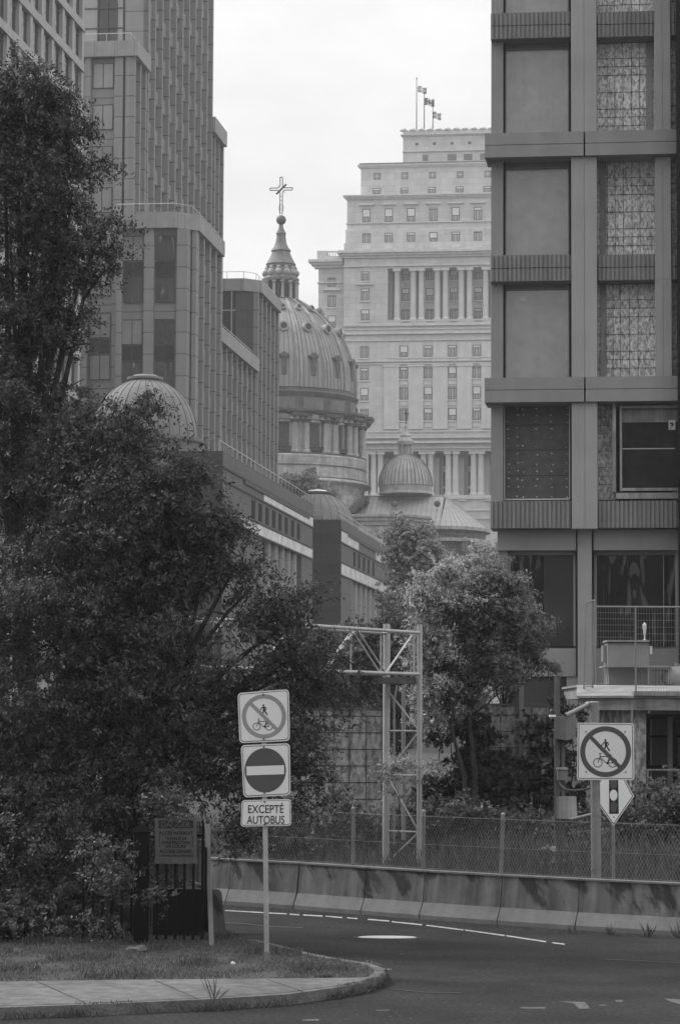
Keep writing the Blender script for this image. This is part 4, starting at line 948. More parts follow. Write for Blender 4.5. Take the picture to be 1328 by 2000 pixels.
# asphalt patch beyond the island is the same road; painted marks lie 4 mm above it
M_mark2 = mat('faded_road_paint', .075, rough=.85, var=.55, scale=12)
def mark(px, name='lane_line', m=None):
    b = MB('W'); b.poly([PZ(x, y, .010) for x, y in px]); return tag(b.build(name, m or M_mark), kind='structure')
mark([(440, 1777.5), (560, 1784), (560, 1786), (440, 1779)])
for (x0, y0, x1, y1) in ((566, 1784.3, 585, 1785.7), (592, 1786, 630, 1788), (636, 1788.3, 668, 1791), (678, 1791.5, 698, 1793), (718, 1794.5, 760, 1797.6), (765, 1799, 824, 1805), (832, 1806, 905, 1815), (908, 1815.3, 985, 1826), (988, 1826.4, 1066, 1838), (1078, 1840, 1102, 1843)):
    mark([(x0, y0), (x1, y1), (x1, y1+2.4), (x0, y0+2.1)], 'road_line_dash')
for q in ([(705, 1875.5), (722, 1876), (745, 1884), (738, 1887), (726, 1884)], [(712, 1889), (740, 1889.5), (766, 1892), (764, 1894.5), (735, 1892)], [(1016, 1967), (1065, 1967), (1064, 1970), (1018, 1970)], [(1086, 1955), (1142, 1957), (1152, 1970), (1130, 1970), (1120, 1960)], [(1170, 1962), (1184, 1962), (1184, 1964), (1168, 1964)], [(1200, 1953), (1216, 1953), (1214, 1957), (1202, 1957)], [(1296, 1950), (1328, 1952), (1328, 1962), (1308, 1956)], [(590, 1991), (622, 1990), (622, 1994), (592, 1994)], [(735, 1972), (760, 1972), (760, 1974), (735, 1974)]):
    mark(q, 'worn_road_mark', M_mark2)
# slab joints of the pavement
for (xa, ya, xb, yb) in ((70, 1916, 165, 1958), (301, 1914, 385, 1950), (520, 1912, 590, 1936), (-120, 1920, -60, 1968)):
    b = MB('W'); b.poly([PZ(xa, ya, KZ+.0075), PZ(xb, yb, KZ+.0075), PZ(xb+3, yb, KZ+.0075), PZ(xa+3, ya, KZ+.0075)]); tag(b.build('slab_joint', M_soil), kind='structure')
# cracks and tar seams
M_tar = mat('tar_seam', .015, rough=.6)
for pts in ([(440, 1801), (480, 1803), (520, 1808), (592, 1811)], [(1180, 1872), (1260, 1876), (1328, 1880)], [(760, 1930), (830, 1937), (900, 1938)]):
    b = MB('W')
    for (xa, ya), (xb, yb) in zip(pts, pts[1:]): b.poly([PZ(xa, ya, .009), PZ(xb, yb, .009), PZ(xb, yb+1.6, .009), PZ(xa, ya+1.8, .009)])
    tag(b.build('tar_seam', M_tar), kind='structure')
gv = MB('W')
for _ in range(260):
    x, y = random.uniform(-5, 7), random.uniform(30, 44); s_ = random.uniform(.004, .012)
    if random.random() < .5: y = random.choice((random.uniform(42, 46), 31+random.random()*2)); s_ *= 1.2
    if inside_(x, y): continue
    gv.v += [(x-s_, y-s_, .005), (x+s_, y-s_*.6, .005), (x+s_*.7, y+s_, .005), (x-s_*.8, y+s_*.7, .005), (x, y, .005+s_)]; k_ = len(gv.v)-5
    for q in ((0, 1, 4), (1, 2, 4), (2, 3, 4), (3, 0, 4)): gv.face(*(k_+i for i in q))
tag(gv.build('grit', mat('grit_stone', .11, var=.5, scale=30)), kind='stuff')
# bright cover in the road
c = PZ(756, 1831, .012); b = MB('W'); b.lathe(c[0], c[1], [(.47, .006), (.47, .022), (.44, .026), (.01, .028)], 32); b.v = [(x, c[1]+(y-c[1])*.42, z) for x, y, z in b.v]; mc = b.build('manhole_cover', mat('cover_metal', .55, rough=.35, var=.05), None)
tag(mc, 'flat bright round cover lying in the road before the barrier', 'manhole cover'); INFO[mc.name] = ('W', (0, 0, 0))
b = MB('W'); b.lathe(c[0], c[1], [(.475, .006), (.56, .014), (.565, .004)], 32); b.v = [(x, c[1]+(y-c[1])*.42, z) for x, y, z in b.v]; b.build('ring', M_tar, mc)
# ---------------------------------------------------------------- concrete barrier segments
M_barr = mat('barrier_concrete', .092, rough=.9, var=.25, scale=2.2, bump=.15, bscale=22, streak=.5, var2=.22, scale2=.9)
def add_drips(m, amt=.75):
    t = m.node_tree; N = t.nodes; L = t.links; b = N['Principled BSDF']; src = b.inputs['Base Color'].links[0].from_socket
    tcn = N.new('ShaderNodeTexCoord'); sp = N.new('ShaderNodeSeparateXYZ'); L.new(tcn.outputs['Object'], sp.inputs[0])
    oi = N.new('ShaderNodeObjectInfo'); geo = N.new('ShaderNodeNewGeometry'); sg_ = N.new('ShaderNodeSeparateXYZ'); L.new(geo.outputs['Position'], sg_.inputs[0])
    sl_ = N.new('ShaderNodeMath'); sl_.operation = 'MULTIPLY_ADD'; L.new(sg_.outputs[2], sl_.inputs[0]); sl_.inputs[1].default_value = .45; L.new(sg_.outputs[0], sl_.inputs[2])
    cb = N.new('ShaderNodeCombineXYZ'); L.new(sl_.outputs[0], cb.inputs[0]); zz = N.new('ShaderNodeMath'); zz.operation = 'MULTIPLY'; zz.inputs[1].default_value = .45; L.new(sg_.outputs[2], zz.inputs[0]); L.new(zz.outputs[0], cb.inputs[2])
    n = N.new('ShaderNodeTexNoise'); n.inputs['Scale'].default_value = 2.3; n.inputs['Detail'].default_value = 6; n.inputs['Roughness'].default_value = .6; L.new(cb.outputs[0], n.inputs[0])
    # stains start at the top edge and thin out downwards
    th = N.new('ShaderNodeMapRange'); th.inputs[1].default_value = .28; th.inputs[2].default_value = .83; th.inputs[3].default_value = .62; th.inputs[4].default_value = .47; L.new(sg_.outputs[2], th.inputs[0])
    df = N.new('ShaderNodeMath'); df.operation = 'SUBTRACT'; L.new(n.outputs[0], df.inputs[0]); L.new(th.outputs[0], df.inputs[1])
    mr_ = N.new('ShaderNodeMapRange'); mr_.inputs[1].default_value = 0; mr_.inputs[2].default_value = .07; mr_.inputs[3].default_value = 1; mr_.inputs[4].default_value = 1-amt; L.new(df.outputs[0], mr_.inputs[0])
    mxx = N.new('ShaderNodeMix'); mxx.data_type = 'RGBA'; mxx.blend_type = 'MULTIPLY'; mxx.inputs[0].default_value = 1; L.new(src, mxx.inputs[6]); L.new(mr_.outputs[0], mxx.inputs[7]); L.new(mxx.outputs[2], b.inputs['Base Color'])
add_drips(M_barr)
M_barl = mat('barrier_lit_concrete', .145, rough=.9, var=.25, scale=2.5, bump=.15, bscale=22)  # same concrete coloured lighter where foot and cap catch the sky light
M_stain = mat('damp_stain', .035, rough=.9, spec=.1, var=.25, scale=3)
lab = ['leftmost barrier segment, mostly hidden behind the gate and leaves', 'plain unstained barrier segment behind the thin signpost', 'barrier segment with one broad slanting dark stain, left of the gantry legs', 'short barrier segment with faint drips, directly below the gantry legs', 'barrier segment with thick black stains, just right of the gantry legs', 'cracked barrier segment left of the thick steel pole', 'pale blotched barrier segment with weeds at its foot, under the thick steel pole', 'last barrier segment, cut off by the right edge of the view']
BH = .83
for i in range(len(bar_pts)-1):
    p, q = Vector(bar_pts[i]), Vector(bar_pts[i+1]); d = (q-p).normalized(); nrm = Vector((d.y, -d.x, 0))
    if nrm.y > 0: nrm = -nrm
    root = thing('barrier_segment', lab[i], 'concrete barrier', tuple(p), 'W', 'concrete barrier segments')
    p2, q2 = p+d*.012-nrm*.3, q-d*.012-nrm*.3
    def prof_(pts2, name, m):
        b = MB('W'); b.extrude([tuple(p2+nrm*a+Vector((0, 0, z))) for a, z in pts2], tuple(q2-p2)); o = b.build(name, m, root); return o
    body = prof_([(.13, BH), (.0-.1, BH), (-.1-.08, .30), (.2, .30)], 'upper_body', M_barr)
    prof_([(.2, .299), (-.18, .299), (-.3, .08), (-.3, 0), (.3, 0), (.3, .08)], 'foot', M_barl)
    b = MB('W'); b.extrude([tuple(p2+nrm*a+Vector((0, 0, z))) for a, z in ((.15, BH), (-.12, BH), (-.12, BH+.03), (.15, BH+.03))], tuple(q2-p2)); b.build('cap', M_barl, root)
    L_ = (q2-p2).length
# barrier end beside the gate
e0 = PZ(432, 1832, .13); root = thing('barrier_segment', 'end of a concrete barrier beside the gatepost, seen end on', 'concrete barrier', (e0[0], e0[1], 0), 'W', 'concrete barrier segments')
b = MB('W'); s = e0[1]/FPX; X = lambda px: PY(px, 1780, e0[1])[0]; Zz = lambda py: PY(432, py, e0[1])[2]
b.extrude([(X(414), e0[1], 0), (X(452), e0[1], 0), (X(449), e0[1], Zz(1822)), (X(441), e0[1], Zz(1812)), (X(433), e0[1], Zz(1744)), (X(429), e0[1], Zz(1738)), (X(414), e0[1], Zz(1738))], (-.8, 3.2, 0)); b.build('body', M_barr, root)
# ---------------------------------------------------------------- chain-link fence on the barrier
M_galv = mat('galvanised_steel', .22, rough=.5, metal=.4, var=.2, scale=3)
M_galvd = mat('dull_wire', .20, rough=.5, metal=.3)
fpts = []
for i in range(len(bar_pts)-1):
    p, q = Vector(bar_pts[i]), Vector(bar_pts[i+1]); d = (q-p).normalized(); nrm = Vector((-d.y, d.x, 0)); 
    if nrm.y < 0: nrm = -nrm
    if i == 0: fpts.append(p+nrm*.3)
    fpts.append(q+nrm*.3)
cum = [0]
for a, c_ in zip(fpts, fpts[1:]): cum.append(cum[-1]+(c_-a).length)
def fp(s):
    s = max(0, min(cum[-1]-1e-4, s))
    for i in range(len(cum)-1):
        if s <= cum[i+1]: return fpts[i].lerp(fpts[i+1], (s-cum[i])/(cum[i+1]-cum[i]))
fz0, fz1 = BH+.04, BH+1.0
root = thing('chain_link_fence', 'chain-link fence with galvanised posts standing on the concrete barrier', 'fence', tuple(fpts[0]))
b = MB('W'); pitch = .062; Hh = fz1-fz0; r = .0026; n = int(cum[-1]/pitch)
def wire(s0, z0, s1, z1, off):
    a, c_ = fp(s0), fp(s1); a = Vector((a.x, a.y+off, z0)); c_ = Vector((c_.x, c_.y+off, z1)); b.tube(a, c_, r, n=3, cap=False)
slope = .55   # horizontal run per unit height
for i in range(-int(Hh*slope/pitch)-1, n+1):
    for sgn in (1, -1):
        s0 = i*pitch if sgn > 0 else i*pitch+Hh*slope; steps = 2
        for k in range(steps):
            sa_ = s0+sgn*Hh*slope*k/steps; sb_ = s0+sgn*Hh*slope*(k+1)/steps
            if min(sa_, sb_) < 0 or max(sa_, sb_) > cum[-1]: continue
            wire(sa_, fz0+Hh*k/steps, sb_, fz0+Hh*(k+1)/steps, .003*sgn)
b.build('wire_mesh', M_galvd, root)
for z in (fz1-.02, fz0+Hh*.46, fz0+.02):
    k = 60; b = MB('W'); b.path([tuple(fp(cum[-1]*i/k)+Vector((0, -.01, z))) for i in range(k+1)], .006 if z > fz1-.05 else .004, 4); b.build('tension_wire', M_galv, root)
def s_at(px):
    best = min(range(400), key=lambda i: abs(664+FPX*fp(cum[-1]*i/399).x/fp(cum[-1]*i/399).y-px)); return cum[-1]*best/399
for px, lean in ((436, .10), (500, 0.02), (692, .0), (829, .01), (980, .04)):
    q = fp(s_at(px)); b = MB('W'); h_ = 1.02+random.uniform(0, .05); a = Vector((q.x, q.y+.04, BH+.02)); t = a+Vector((lean if px < 600 else lean, 0, h_))
    b.tube(a, t, .034, .034, 12); b.tube(t, t+Vector((0, 0, .03)), .038, .02, 12)
    for z in (.3, .62, .9): c_ = a.lerp(t, z); b.tube(c_, c_+Vector((0, 0, .02)), .039, n=12)
    b.build('fence_post', M_galv, root, smooth=True)
# ================================================================ signs
M_sheet = mat('sign_sheeting', .66, rough=.45, var=.05, scale=1.5, spec=.5)
M_sheet_r = mat('sign_sheeting_bright', .85, rough=.45, var=.04)
M_red = mat('sign_dark_red', .07, rough=.5, var=.1)
M_redf = mat('sign_faded_red', .25, rough=.5, var=.12)
M_post = mat('post_steel', .36, rough=.6, metal=.0, var=.15, scale=4, streak=.2)
def pp(b, pts, Y, d=.003):     # flat shape standing at depth Y, thickness d towards the back
    b.extrude([PY(x, y, Y) for x, y in pts], (0, d, 0))
def rquad(c, r, n=5):
    """rounded quadrilateral from 4 corners (tl, tr, br, bl)"""
    out = []
    for i in range(4):
        p, a, c2 = Vector(c[i]), Vector(c[i-1]), Vector(c[(i+1) % 4]); u = (a-p).normalized(); v = (c2-p).normalized()
        for k in range(n+1):
            t = math.pi/2*k/n; q = p+(u+v)*r-(u*math.sin(t-0)+v*math.cos(t-0))*0
            q = p+u*r*(1-math.sin(t))+v*r*(1-math.cos(t)); out.append((q.x, q.y))
    return out
def shrink(c, d):
    cx = sum(p[0] for p in c)/4; cy = sum(p[1] for p in c)/4
    return [(p[0]+(d if p[0] < cx else -d), p[1]+(d if p[1] < cy else -d)) for p in c]
def circ(x, y, r, n=40, sq=1.0): return [(x+r*sq*math.cos(2*math.pi*i/n), y+r*math.sin(2*math.pi*i/n)) for i in range(n)]
def ring(b, x, y, r0, r1, Y, n=48, d=.003, sq=1.0):
    for i in range(n):
        a, c_ = 2*math.pi*i/n, 2*math.pi*(i+1)/n
        pp(b, [(x+r1*sq*math.cos(a), y+r1*math.sin(a)), (x+r1*sq*math.cos(c_), y+r1*math.sin(c_)), (x+r0*sq*math.cos(c_), y+r0*math.sin(c_)), (x+r0*sq*math.cos(a), y+r0*math.sin(a))], Y, d)
def stroke(b, pts, w_, Y, d=.003):
    for (xa, ya), (xb, yb) in zip(pts, pts[1:]):
        L_ = math.hypot(xb-xa, yb-ya) or 1; nx_, ny_ = -(yb-ya)/L_*w_/2, (xb-xa)/L_*w_/2
        pp(b, [(xa+nx_, ya+ny_), (xb+nx_, yb+ny_), (xb-nx_, yb-ny_), (xa-nx_, ya-ny_)], Y, d)
def plate(root, c, r, Y, name, bdr=2.2, bw_=1.3, m=None):
    m = m or M_sheet
    b = MB('W'); pp(b, rquad(c, r), Y, .004); pl = b.build(name, m, root)
    b = MB('W'); pp(b, rquad(shrink(c, bdr), r-bdr*.6), Y-.002, .002); b.build('border', M_black, pl)
    b = MB('W'); pp(b, rquad(shrink(c, bdr+bw_), r-bdr*.6-bw_*.6), Y-.004, .002); b.build('face', m, pl)
    return pl
def pedestrian(par, x, y, s, Y, m):
    """walking figure, s = height in units of its 15-unit design"""
    T = lambda px, py: (x+px*s, y+py*s)
    b = MB('W'); pp(b, circ(*T(0, -13.2), 1.5*s, 14), Y, .002)
    pp(b, [T(-1.6, -11), T(.3, -11.6), T(2, -11), T(2.6, -9.4), T(2.2, -5.6), T(-.6, -5.4), T(-1, -8.6)], Y, .002)
    stroke(b, [T(-1.3, -10.4), T(-3.4, -8.2), T(-4.9, -5.9)], 1.25*s, Y, .002); stroke(b, [T(1.9, -10.6), T(4.2, -8.5), T(3.5, -5.6)], 1.25*s, Y, .002)
    stroke(b, [T(.0, -6.2), T(.0, -3.2), T(-2.2, 0.2)], 1.8*s, Y, .002); stroke(b, [T(1.4, -6.2), T(2.9, -2.8), T(6, 1.6)], 1.8*s, Y, .002)
    return b.build('pedestrian_symbol', m, par)
def bicycle(par, x, y, s, Y, m):
    """bicycle drawn on a sign; (x, y) = hub of the left wheel"""
    T = lambda px, py: (x+px*s, y+py*s); b = MB('W')
    ring(b, x, y, 6.7*s, 8.1*s, Y, 26, .002); ring(b, x+25.5*s, y, 6.7*s, 8.1*s, Y, 26, .002)
    w_ = 1.3*s
    stroke(b, [T(0, 0), T(4.4, -11.5), T(3.2, -15.4), T(2.4, -15.8), T(6.4, -15.8)], w_, Y, .002)
    stroke(b, [T(4.2, -10.6), T(19.8, -11)], w_, Y, .002); stroke(b, [T(4.0, -9.8), T(13.5, -.5), T(16.2, .6)], w_, Y, .002)
    stroke(b, [T(16.2, .6), T(20.8, -13)], w_, Y, .002); stroke(b, [T(19.4, -10.4), T(25.5, 0), T(16.2, .6)], w_, Y, .002); stroke(b, [T(18.4, -13.4), T(23.4, -13.8)], 1.3*s, Y, .002)
    ring(b, x+16.2*s, y+.4*s, .8*s, 2.0*s, Y, 12, .002)
    return b.build('bicycle_symbol', m, par)
g0 = PZ(521, 1880, KZ); YS = g0[1]
sg = thing('sign_post', 'thin steel signpost on the grass with three stacked signs, lowest reading EXCEPTÉ AUTOBUS', 'road sign', (g0[0], YS, KZ))
b = MB('W'); p0 = PY(521.5, 1884, YS+.05); p1 = PY(515, 1350, YS+.05); wd_ = 4.6*YS/FPX
def hexbar(p, q, hw, d0, d1): b.hexa([(p[0]-hw, p[1]+d0, p[2]), (p[0]+hw, p[1]+d0, p[2]), (p[0]+hw, p[1]+d1, p[2]), (p[0]-hw, p[1]+d1, p[2]), (q[0]-hw, q[1]+d0, q[2]), (q[0]+hw, q[1]+d0, q[2]), (q[0]+hw, q[1]+d1, q[2]), (q[0]-hw, q[1]+d1, q[2])])
hexbar(p0, p1, wd_*.6, -.022, .0); hexbar((p0[0]-wd_*.8, p0[1], p0[2]), (p1[0]-wd_*.8, p1[1], p1[2]), wd_*.22, -.03, .0); hexbar((p0[0]+wd_*.8, p0[1], p0[2]), (p1[0]+wd_*.8, p1[1], p1[2]), wd_*.22, -.03, .0)
po = b.build('post', M_post, sg)
b = MB('W')
for i in range(5):
    t = i/26; c = Vector(p0).lerp(Vector(p1), t*.8+.05); b.tube((c.x, c.y-.025, c.z), (c.x, c.y-.021, c.z), .006, n=8)
b.build('bolt_holes', M_black, po)
b = MB('W'); hexbar((p0[0], p0[1], p0[2]-.1), (p0[0], p0[1]-.0, p0[2]+.18), wd_*1.25, -.035, .0); b.build('anchor_sleeve', M_galvd, sg)
Yf = YS
c = [(464.2, 1353.5), (564.5, 1346), (566.5, 1447), (468, 1451.5)]
pl = plate(sg, c, 8, Yf-.0, 'prohibition_plate')
cx_, cy_ = 515.8, 1399.2
b = MB('W'); ring(b, cx_, cy_, 35, 43.2, Yf-.006, d=.002); rg = b.build('prohibition_ring', M_redf, pl)
pedestrian(pl, 514.8, 1394.5, 1.30, Yf-.0065, M_black)
bicycle(pl, 501.5, 1419, .95, Yf-.0065, M_black)
b = MB('W'); stroke(b, [(490, 1374), (541.5, 1425)], 6.4, Yf-.009, .002); b.build('slash', M_redf, pl)
c = [(470.5, 1455.5), (566.5, 1451.5), (567.5, 1553), (476, 1557.5)]
pl = plate(sg, c, 8, Yf, 'no_entry_plate')
b = MB('W'); pp(b, circ(518.3, 1504.5, 43.5, 48, .93), Yf-.006, .002); b.build('red_disc', M_red, pl)
b = MB('W'); pp(b, [(481.5, 1497), (555, 1494.5), (555, 1512), (482, 1514.5)], Yf-.008, .002); b.build('white_bar', M_sheet, pl)
c = [(472.5, 1563), (568, 1560.5), (569, 1612.5), (470.5, 1614.5)]
pl = plate(sg, c, 6, Yf, 'tab_plate', 1.8, 1.0)
M_txt = mat('lettering_black', .03)
s = Yf/FPX
q = PY(519.5, 1580, Yf-.004); text3('EXCEPTÉ', 'W', q, 69*s, 15.5*s, M_txt, pl, .003, .01)
q = PY(519, 1601, Yf-.004); text3('AUTOBUS', 'W', q, 73*s, 15.5*s, M_txt, pl, .003, .01)
b = MB('W')
for y in (1356.5, 1443, 1459, 1549, 1566.5, 1610): q = PY(514.5+(y-1356)*.011, y, Yf-.006); b.tube((q[0], q[1]-.012, q[2]), q, .013, n=6)
b.build('bolts', M_black, sg)
# thick pole and its big prohibition sign (stands just behind the barrier)
YP = 44.5; gp = PY(1164, 1735, YP)
pl_ = thing('steel_pole', 'thick steel pole with a square no-walking no-cycling sign and a floodlight arm', 'pole', (gp[0], YP, gh(gp[0], YP)))
b = MB('W'); a = PY(1164.5, 1770, YP); t = PY(1160, 1372, YP); b.tube(a, t, .088, .08, 20); b.tube(t, (t[0], t[1], t[2]+.02), .085, .06, 20); po = b.build('pole', M_galv, pl_, smooth=True)
b = MB('W'); 
for y in (1595, 1700, 1460): q = PY(1163, y, YP); b.tube(q, (q[0], q[1], q[2]+.03), .092, n=20)
b.build('band_clamp', M_galvd, po, smooth=True)
Y2 = YP-.14; c = [(1127.5, 1411.5), (1236.5, 1412.5), (1238, 1523.5), (1126, 1523)]
pl = plate(pl_, c, 5, Y2, 'prohibition_plate', 2.0, 1.3)
b = MB('W'); ring(b, 1182, 1468.2, 39.8, 49.8, Y2-.006, d=.002); b.build('prohibition_ring', M_red, pl)
pedestrian(pl, 1181.5, 1464.5, 1.45, Y2-.0065, M_black); bicycle(pl, 1166.8, 1489.8, 1.14, Y2-.0065, M_black)
b = MB('W'); stroke(b, [(1150, 1436.5), (1212.5, 1501)], 7.4, Y2-.009, .002); b.build('slash', M_red, pl)
b = MB('W')
for x, y in ((1143.5, 1429), (1220, 1429.5), (1144, 1507.5), (1221, 1508)): q = PY(x, y, Y2-.004); b.tube((q[0], q[1]-.008, q[2]), q, .016, n=8)
b.build('rivet', M_galvd, pl)
b = MB('W'); b.tube(PY(1128, 1450, Y2+.03), PY(1236, 1450, Y2+.03), .02, n=6); b.tube(PY(1128, 1492, Y2+.03), PY(1236, 1492, Y2+.03), .02, n=6); b.build('bracket', M_galvd, pl_)
b = MB('W'); e1 = PY(1148, 1376, YP); e2 = PY(1104, 1397.5, YP-.35); b.tube(PY(1168, 1375, YP), e1, .028, n=8); b.tube(e1, e2, .04, n=10); b.ball(e1, .055, 8); b.build('lamp_arm', M_galv, pl_, smooth=True)
b = MB('W'); b.tube(e2, PY(1088, 1396, YP-.45), .012, n=6); c0_ = PY(1078, 1394, YP-.5); b.lathe(c0_[0], c0_[1], [(.03, c0_[2]+.08), (.05, c0_[2]+.05), (.06, c0_[2]), (.05, c0_[2]-.02)], 12); fl_ = b.build('floodlight', M_black, pl_)
b = MB('W'); b.lathe(c0_[0], c0_[1], [(.058, c0_[2]-.055), (.062, c0_[2]-.02), (.055, c0_[2]-.018)], 12); b.build('lens', M_sheet_r, fl_)
# diamond sign: signals ahead
YD = 45.9; gd = PY(1198, 1720, YD)
ds = thing('diamond_sign', 'pale diamond sign with a traffic light symbol on a thin post behind the thick pole', 'road sign', (gd[0], YD, gh(gd[0], YD)))
b = MB('W'); b.tube((gd[0], YD+.04, gh(gd[0], YD)-.1), PY(1196, 1500, YD+.04), .03, n=8); b.build('post', M_galvd, ds)
cD = [(1197, 1480), (1237.5, 1555), (1197.5, 1613), (1154, 1551)]
b = MB('W'); pp(b, cD, YD, .004); pl = b.build('diamond_plate', M_sheet_r, ds)
b = MB('W'); pp(b, [(1197, 1482.5), (1235.6, 1555), (1197.5, 1610.5), (1156, 1551)], YD-.002, .002); b.build('border', M_black, pl)
b = MB('W'); pp(b, [(1197, 1485), (1233.8, 1555), (1197.5, 1608), (1158, 1551)], YD-.004, .002); b.build('face', M_sheet_r, pl)
b = MB('W'); pp(b, [(1188.5, 1508), (1206.5, 1508), (1207.5, 1589.5), (1189, 1589.5)], YD-.006, .002); b.build('signal_case', M_black, pl)
b = MB('W'); pp(b, circ(1197.6, 1553, 11, 24, .68), YD-.008, .002); b.build('middle_light', M_sheet_r, pl)
for y in (1530, 1576): b = MB('W'); pp(b, circ(1197.6, y, 10.5, 24, .68), YD-.008, .002); b.build('outer_light', mat('signal_grey', .09) if 'signal_grey' not in MATS else MATS['signal_grey'], pl)
b = MB('W'); pp(b, circ(1198, 1596, 1.4, 8), YD-.006, .002); b.build('bolt', M_black, pl)
# utility post with boxes
M_box = mat('utility_box', .12, rough=.5, var=.2, scale=3, streak=.3); M_boxl = mat('pale_utility_box', .24, rough=.45, var=.2, scale=3, streak=.5)
YU = 49.0; gu = PY(1095, 1640, YU)
ut = thing('utility_post', 'timber post carrying three grey electrical boxes, left of the thick steel pole', 'utility post', (gu[0], YU, gh(gu[0], YU)))
def wb(root, x0, x1, y0, y1, Y, d, name, m): b = MB('W'); b.hexa([PY(x0, y1, Y), PY(x1, y1, Y), (PY(x1, y1, Y)[0], Y+d, PY(x1, y1, Y)[2]), (PY(x0, y1, Y)[0], Y+d, PY(x0, y1, Y)[2]), PY(x0, y0, Y), PY(x1, y0, Y), (PY(x1, y0, Y)[0], Y+d, PY(x1, y0, Y)[2]), (PY(x0, y0, Y)[0], Y+d, PY(x0, y0, Y)[2])]); return b.build(name, m, root)
wb(ut, 1083, 1093, 1322, 1680, YU, .1, 'post', M_woodd); wb(ut, 1096, 1103, 1440, 1680, YU-.02, .08, 'conduit', M_woodd)
b = MB('W')
b.hexa([PY(1081, 1442, YU-.3), PY(1104, 1446, YU-.35), PY(1124, 1441, YU-.05), PY(1098, 1438, YU-.01), PY(1085, 1399, YU-.3), PY(1104, 1399, YU-.35), PY(1124, 1397, YU-.05), PY(1100, 1398, YU-.01)]); bx = b.build('upper_box', M_box, ut)
wb(ut, 1087, 1112, 1443, 1450, YU-.15, .12, 'box_base', M_black)
bx2 = wb(ut, 1088, 1108, 1502, 1524, YU-.2, .17, 'junction_box', M_box); wb(ut, 1087, 1109, 1499.5, 1503, YU-.23, .2, 'box_lid', M_boxl)
b = MB('W'); b.hexa([PY(1084, 1599, YU-.3), PY(1108, 1600, YU-.36), PY(1127, 1599, YU-.06), PY(1100, 1598, YU), PY(1086, 1557, YU-.3), PY(1110, 1555, YU-.36), PY(1125, 1555, YU-.06), PY(1100, 1555, YU)]); bx3 = b.build('lower_box', M_boxl, ut)
b = MB('W'); b.path([PY(1092, 1524, YU-.1), PY(1095, 1534, YU-.4), PY(1103, 1541, YU-1), PY(1120, 1544, YU-2.4), PY(1142, 1542, YU-4), PY(1160, 1537, YP+.15)], .02, 6); b.build('cable', M_black, ut)
b = MB('W'); b.tube(PY(1112, 1601, YU-.2), PY(1156, 1590, YP+.6), .025, n=6); b.build('stay', M_galv, ut)
# ---------------------------------------------------------------- gantry
M_gal2 = mat('gantry_tube', .38, rough=.42, metal=.35, var=.12, scale=4, streak=.15)
A0 = Vector(PY(818, 1700, 50.0)); base_z = gh(A0.x, A0.y)
gt = thing('sign_gantry', 'tubular steel overhead gantry truss on lattice legs behind the concrete barrier', 'gantry', (A0.x, A0.y, base_z))
dirv = Vector((-.466, -.885, 0)); per = Vector((-.885, .466, 0)); col0 = Vector(PY(819, 1400, 50.0)); col0.z = 0; W_ = .72
def gp_(s, w_, z): p = col0+dirv*s+per*w_; return Vector((p.x, p.y, z))
zt1, zb1 = PY(815, 1236, 50)[2], PY(812, 1317, 50)[2]; ztp = PY(819, 1220, 50)[2]
LEN = 9.6
b = MB('W')
for w_ in (0, W_): 
    if w_ == 0: b.tube(gp_(0, w_, base_z-.2), gp_(0, w_, ztp), .052, n=14)
    else: b.tube(gp_(0, w_, base_z-.2), gp_(0, w_, ztp+.02), .07, n=14)
b.build('leg', M_gal2, gt, smooth=True)
for w_, z, r in ((0, zt1, .034), (W_, zt1, .034), (0, zb1, .036), (W_, zb1, .036)):
    b = MB('W'); b.tube(gp_(.04, w_, z), gp_(LEN, w_, z), r, n=10); b.build('chord', M_gal2, gt, smooth=True)
b = MB('W')
hp = 1.22
for w_, ph in ((0, .25), (W_, .25)):
    k = 0; s = ph; up = (w_ == 0)
    while s+hp < LEN:
        b.tube(gp_(s, w_, zt1 if up else zb1), gp_(s+hp, w_, zb1 if up else zt1), .02, n=7); s += hp; up = not up
for s in (.25, 2.9, 5.4, 7.9): 
    for w_ in (0, W_): b.tube(gp_(s, w_, zb1), gp_(s, w_, zt1), .017, n=7)
    for z in (zb1, zt1): b.tube(gp_(s, 0, z), gp_(s, W_, z), .017, n=7)
for i in range(7): b.tube(gp_(.25+1.3*i, 0 if i % 2 else W_, zb1), gp_(.25+1.3*(i+1), W_ if i % 2 else 0, zb1), .015, n=6)
b.build('truss_brace', M_gal2, gt, smooth=True)
b = MB('W'); b.box(0, 0, 0, 0, 0, 0) if False else None
lz = [PY(819, y, 50)[2] for y in (1345, 1428, 1515, 1625, 1690)]
for i, z in enumerate(lz[1:4]): b.tube(gp_(0, 0, z), gp_(0, W_, z), .02, n=7)
for i in range(4):
    a_, c_ = (W_, 0) if i % 2 == 0 else (0, W_); b.tube(gp_(0, a_, lz[i]), gp_(0, c_, lz[i+1]), .02, n=7)
b.build('leg_brace', M_gal2, gt, smooth=True)
b = MB('W'); q0, q1 = gp_(-.1, .1, zb1-.19), gp_(-.1, W_-.06, zb1-.19); b.hexa([tuple(q0), tuple(q1), tuple(q1+dirv*.6), tuple(q0+dirv*.6)]+[tuple(v+Vector((0, 0, .13))) for v in (q0, q1, q1+dirv*.6, q0+dirv*.6)]); b.build('bearing_box', M_woodd, gt)
b = MB('W'); b.tube(PY(788, 1640, 51), PY(788, 1338, 51), .04, n=10); b.path([PY(770, 1650, 50.6), PY(770, 1370, 50.6), PY(774, 1350, 50.6), PY(775, 1338, 50.6)], .02, 8); b.build('conduit', M_galvd, gt, smooth=True)
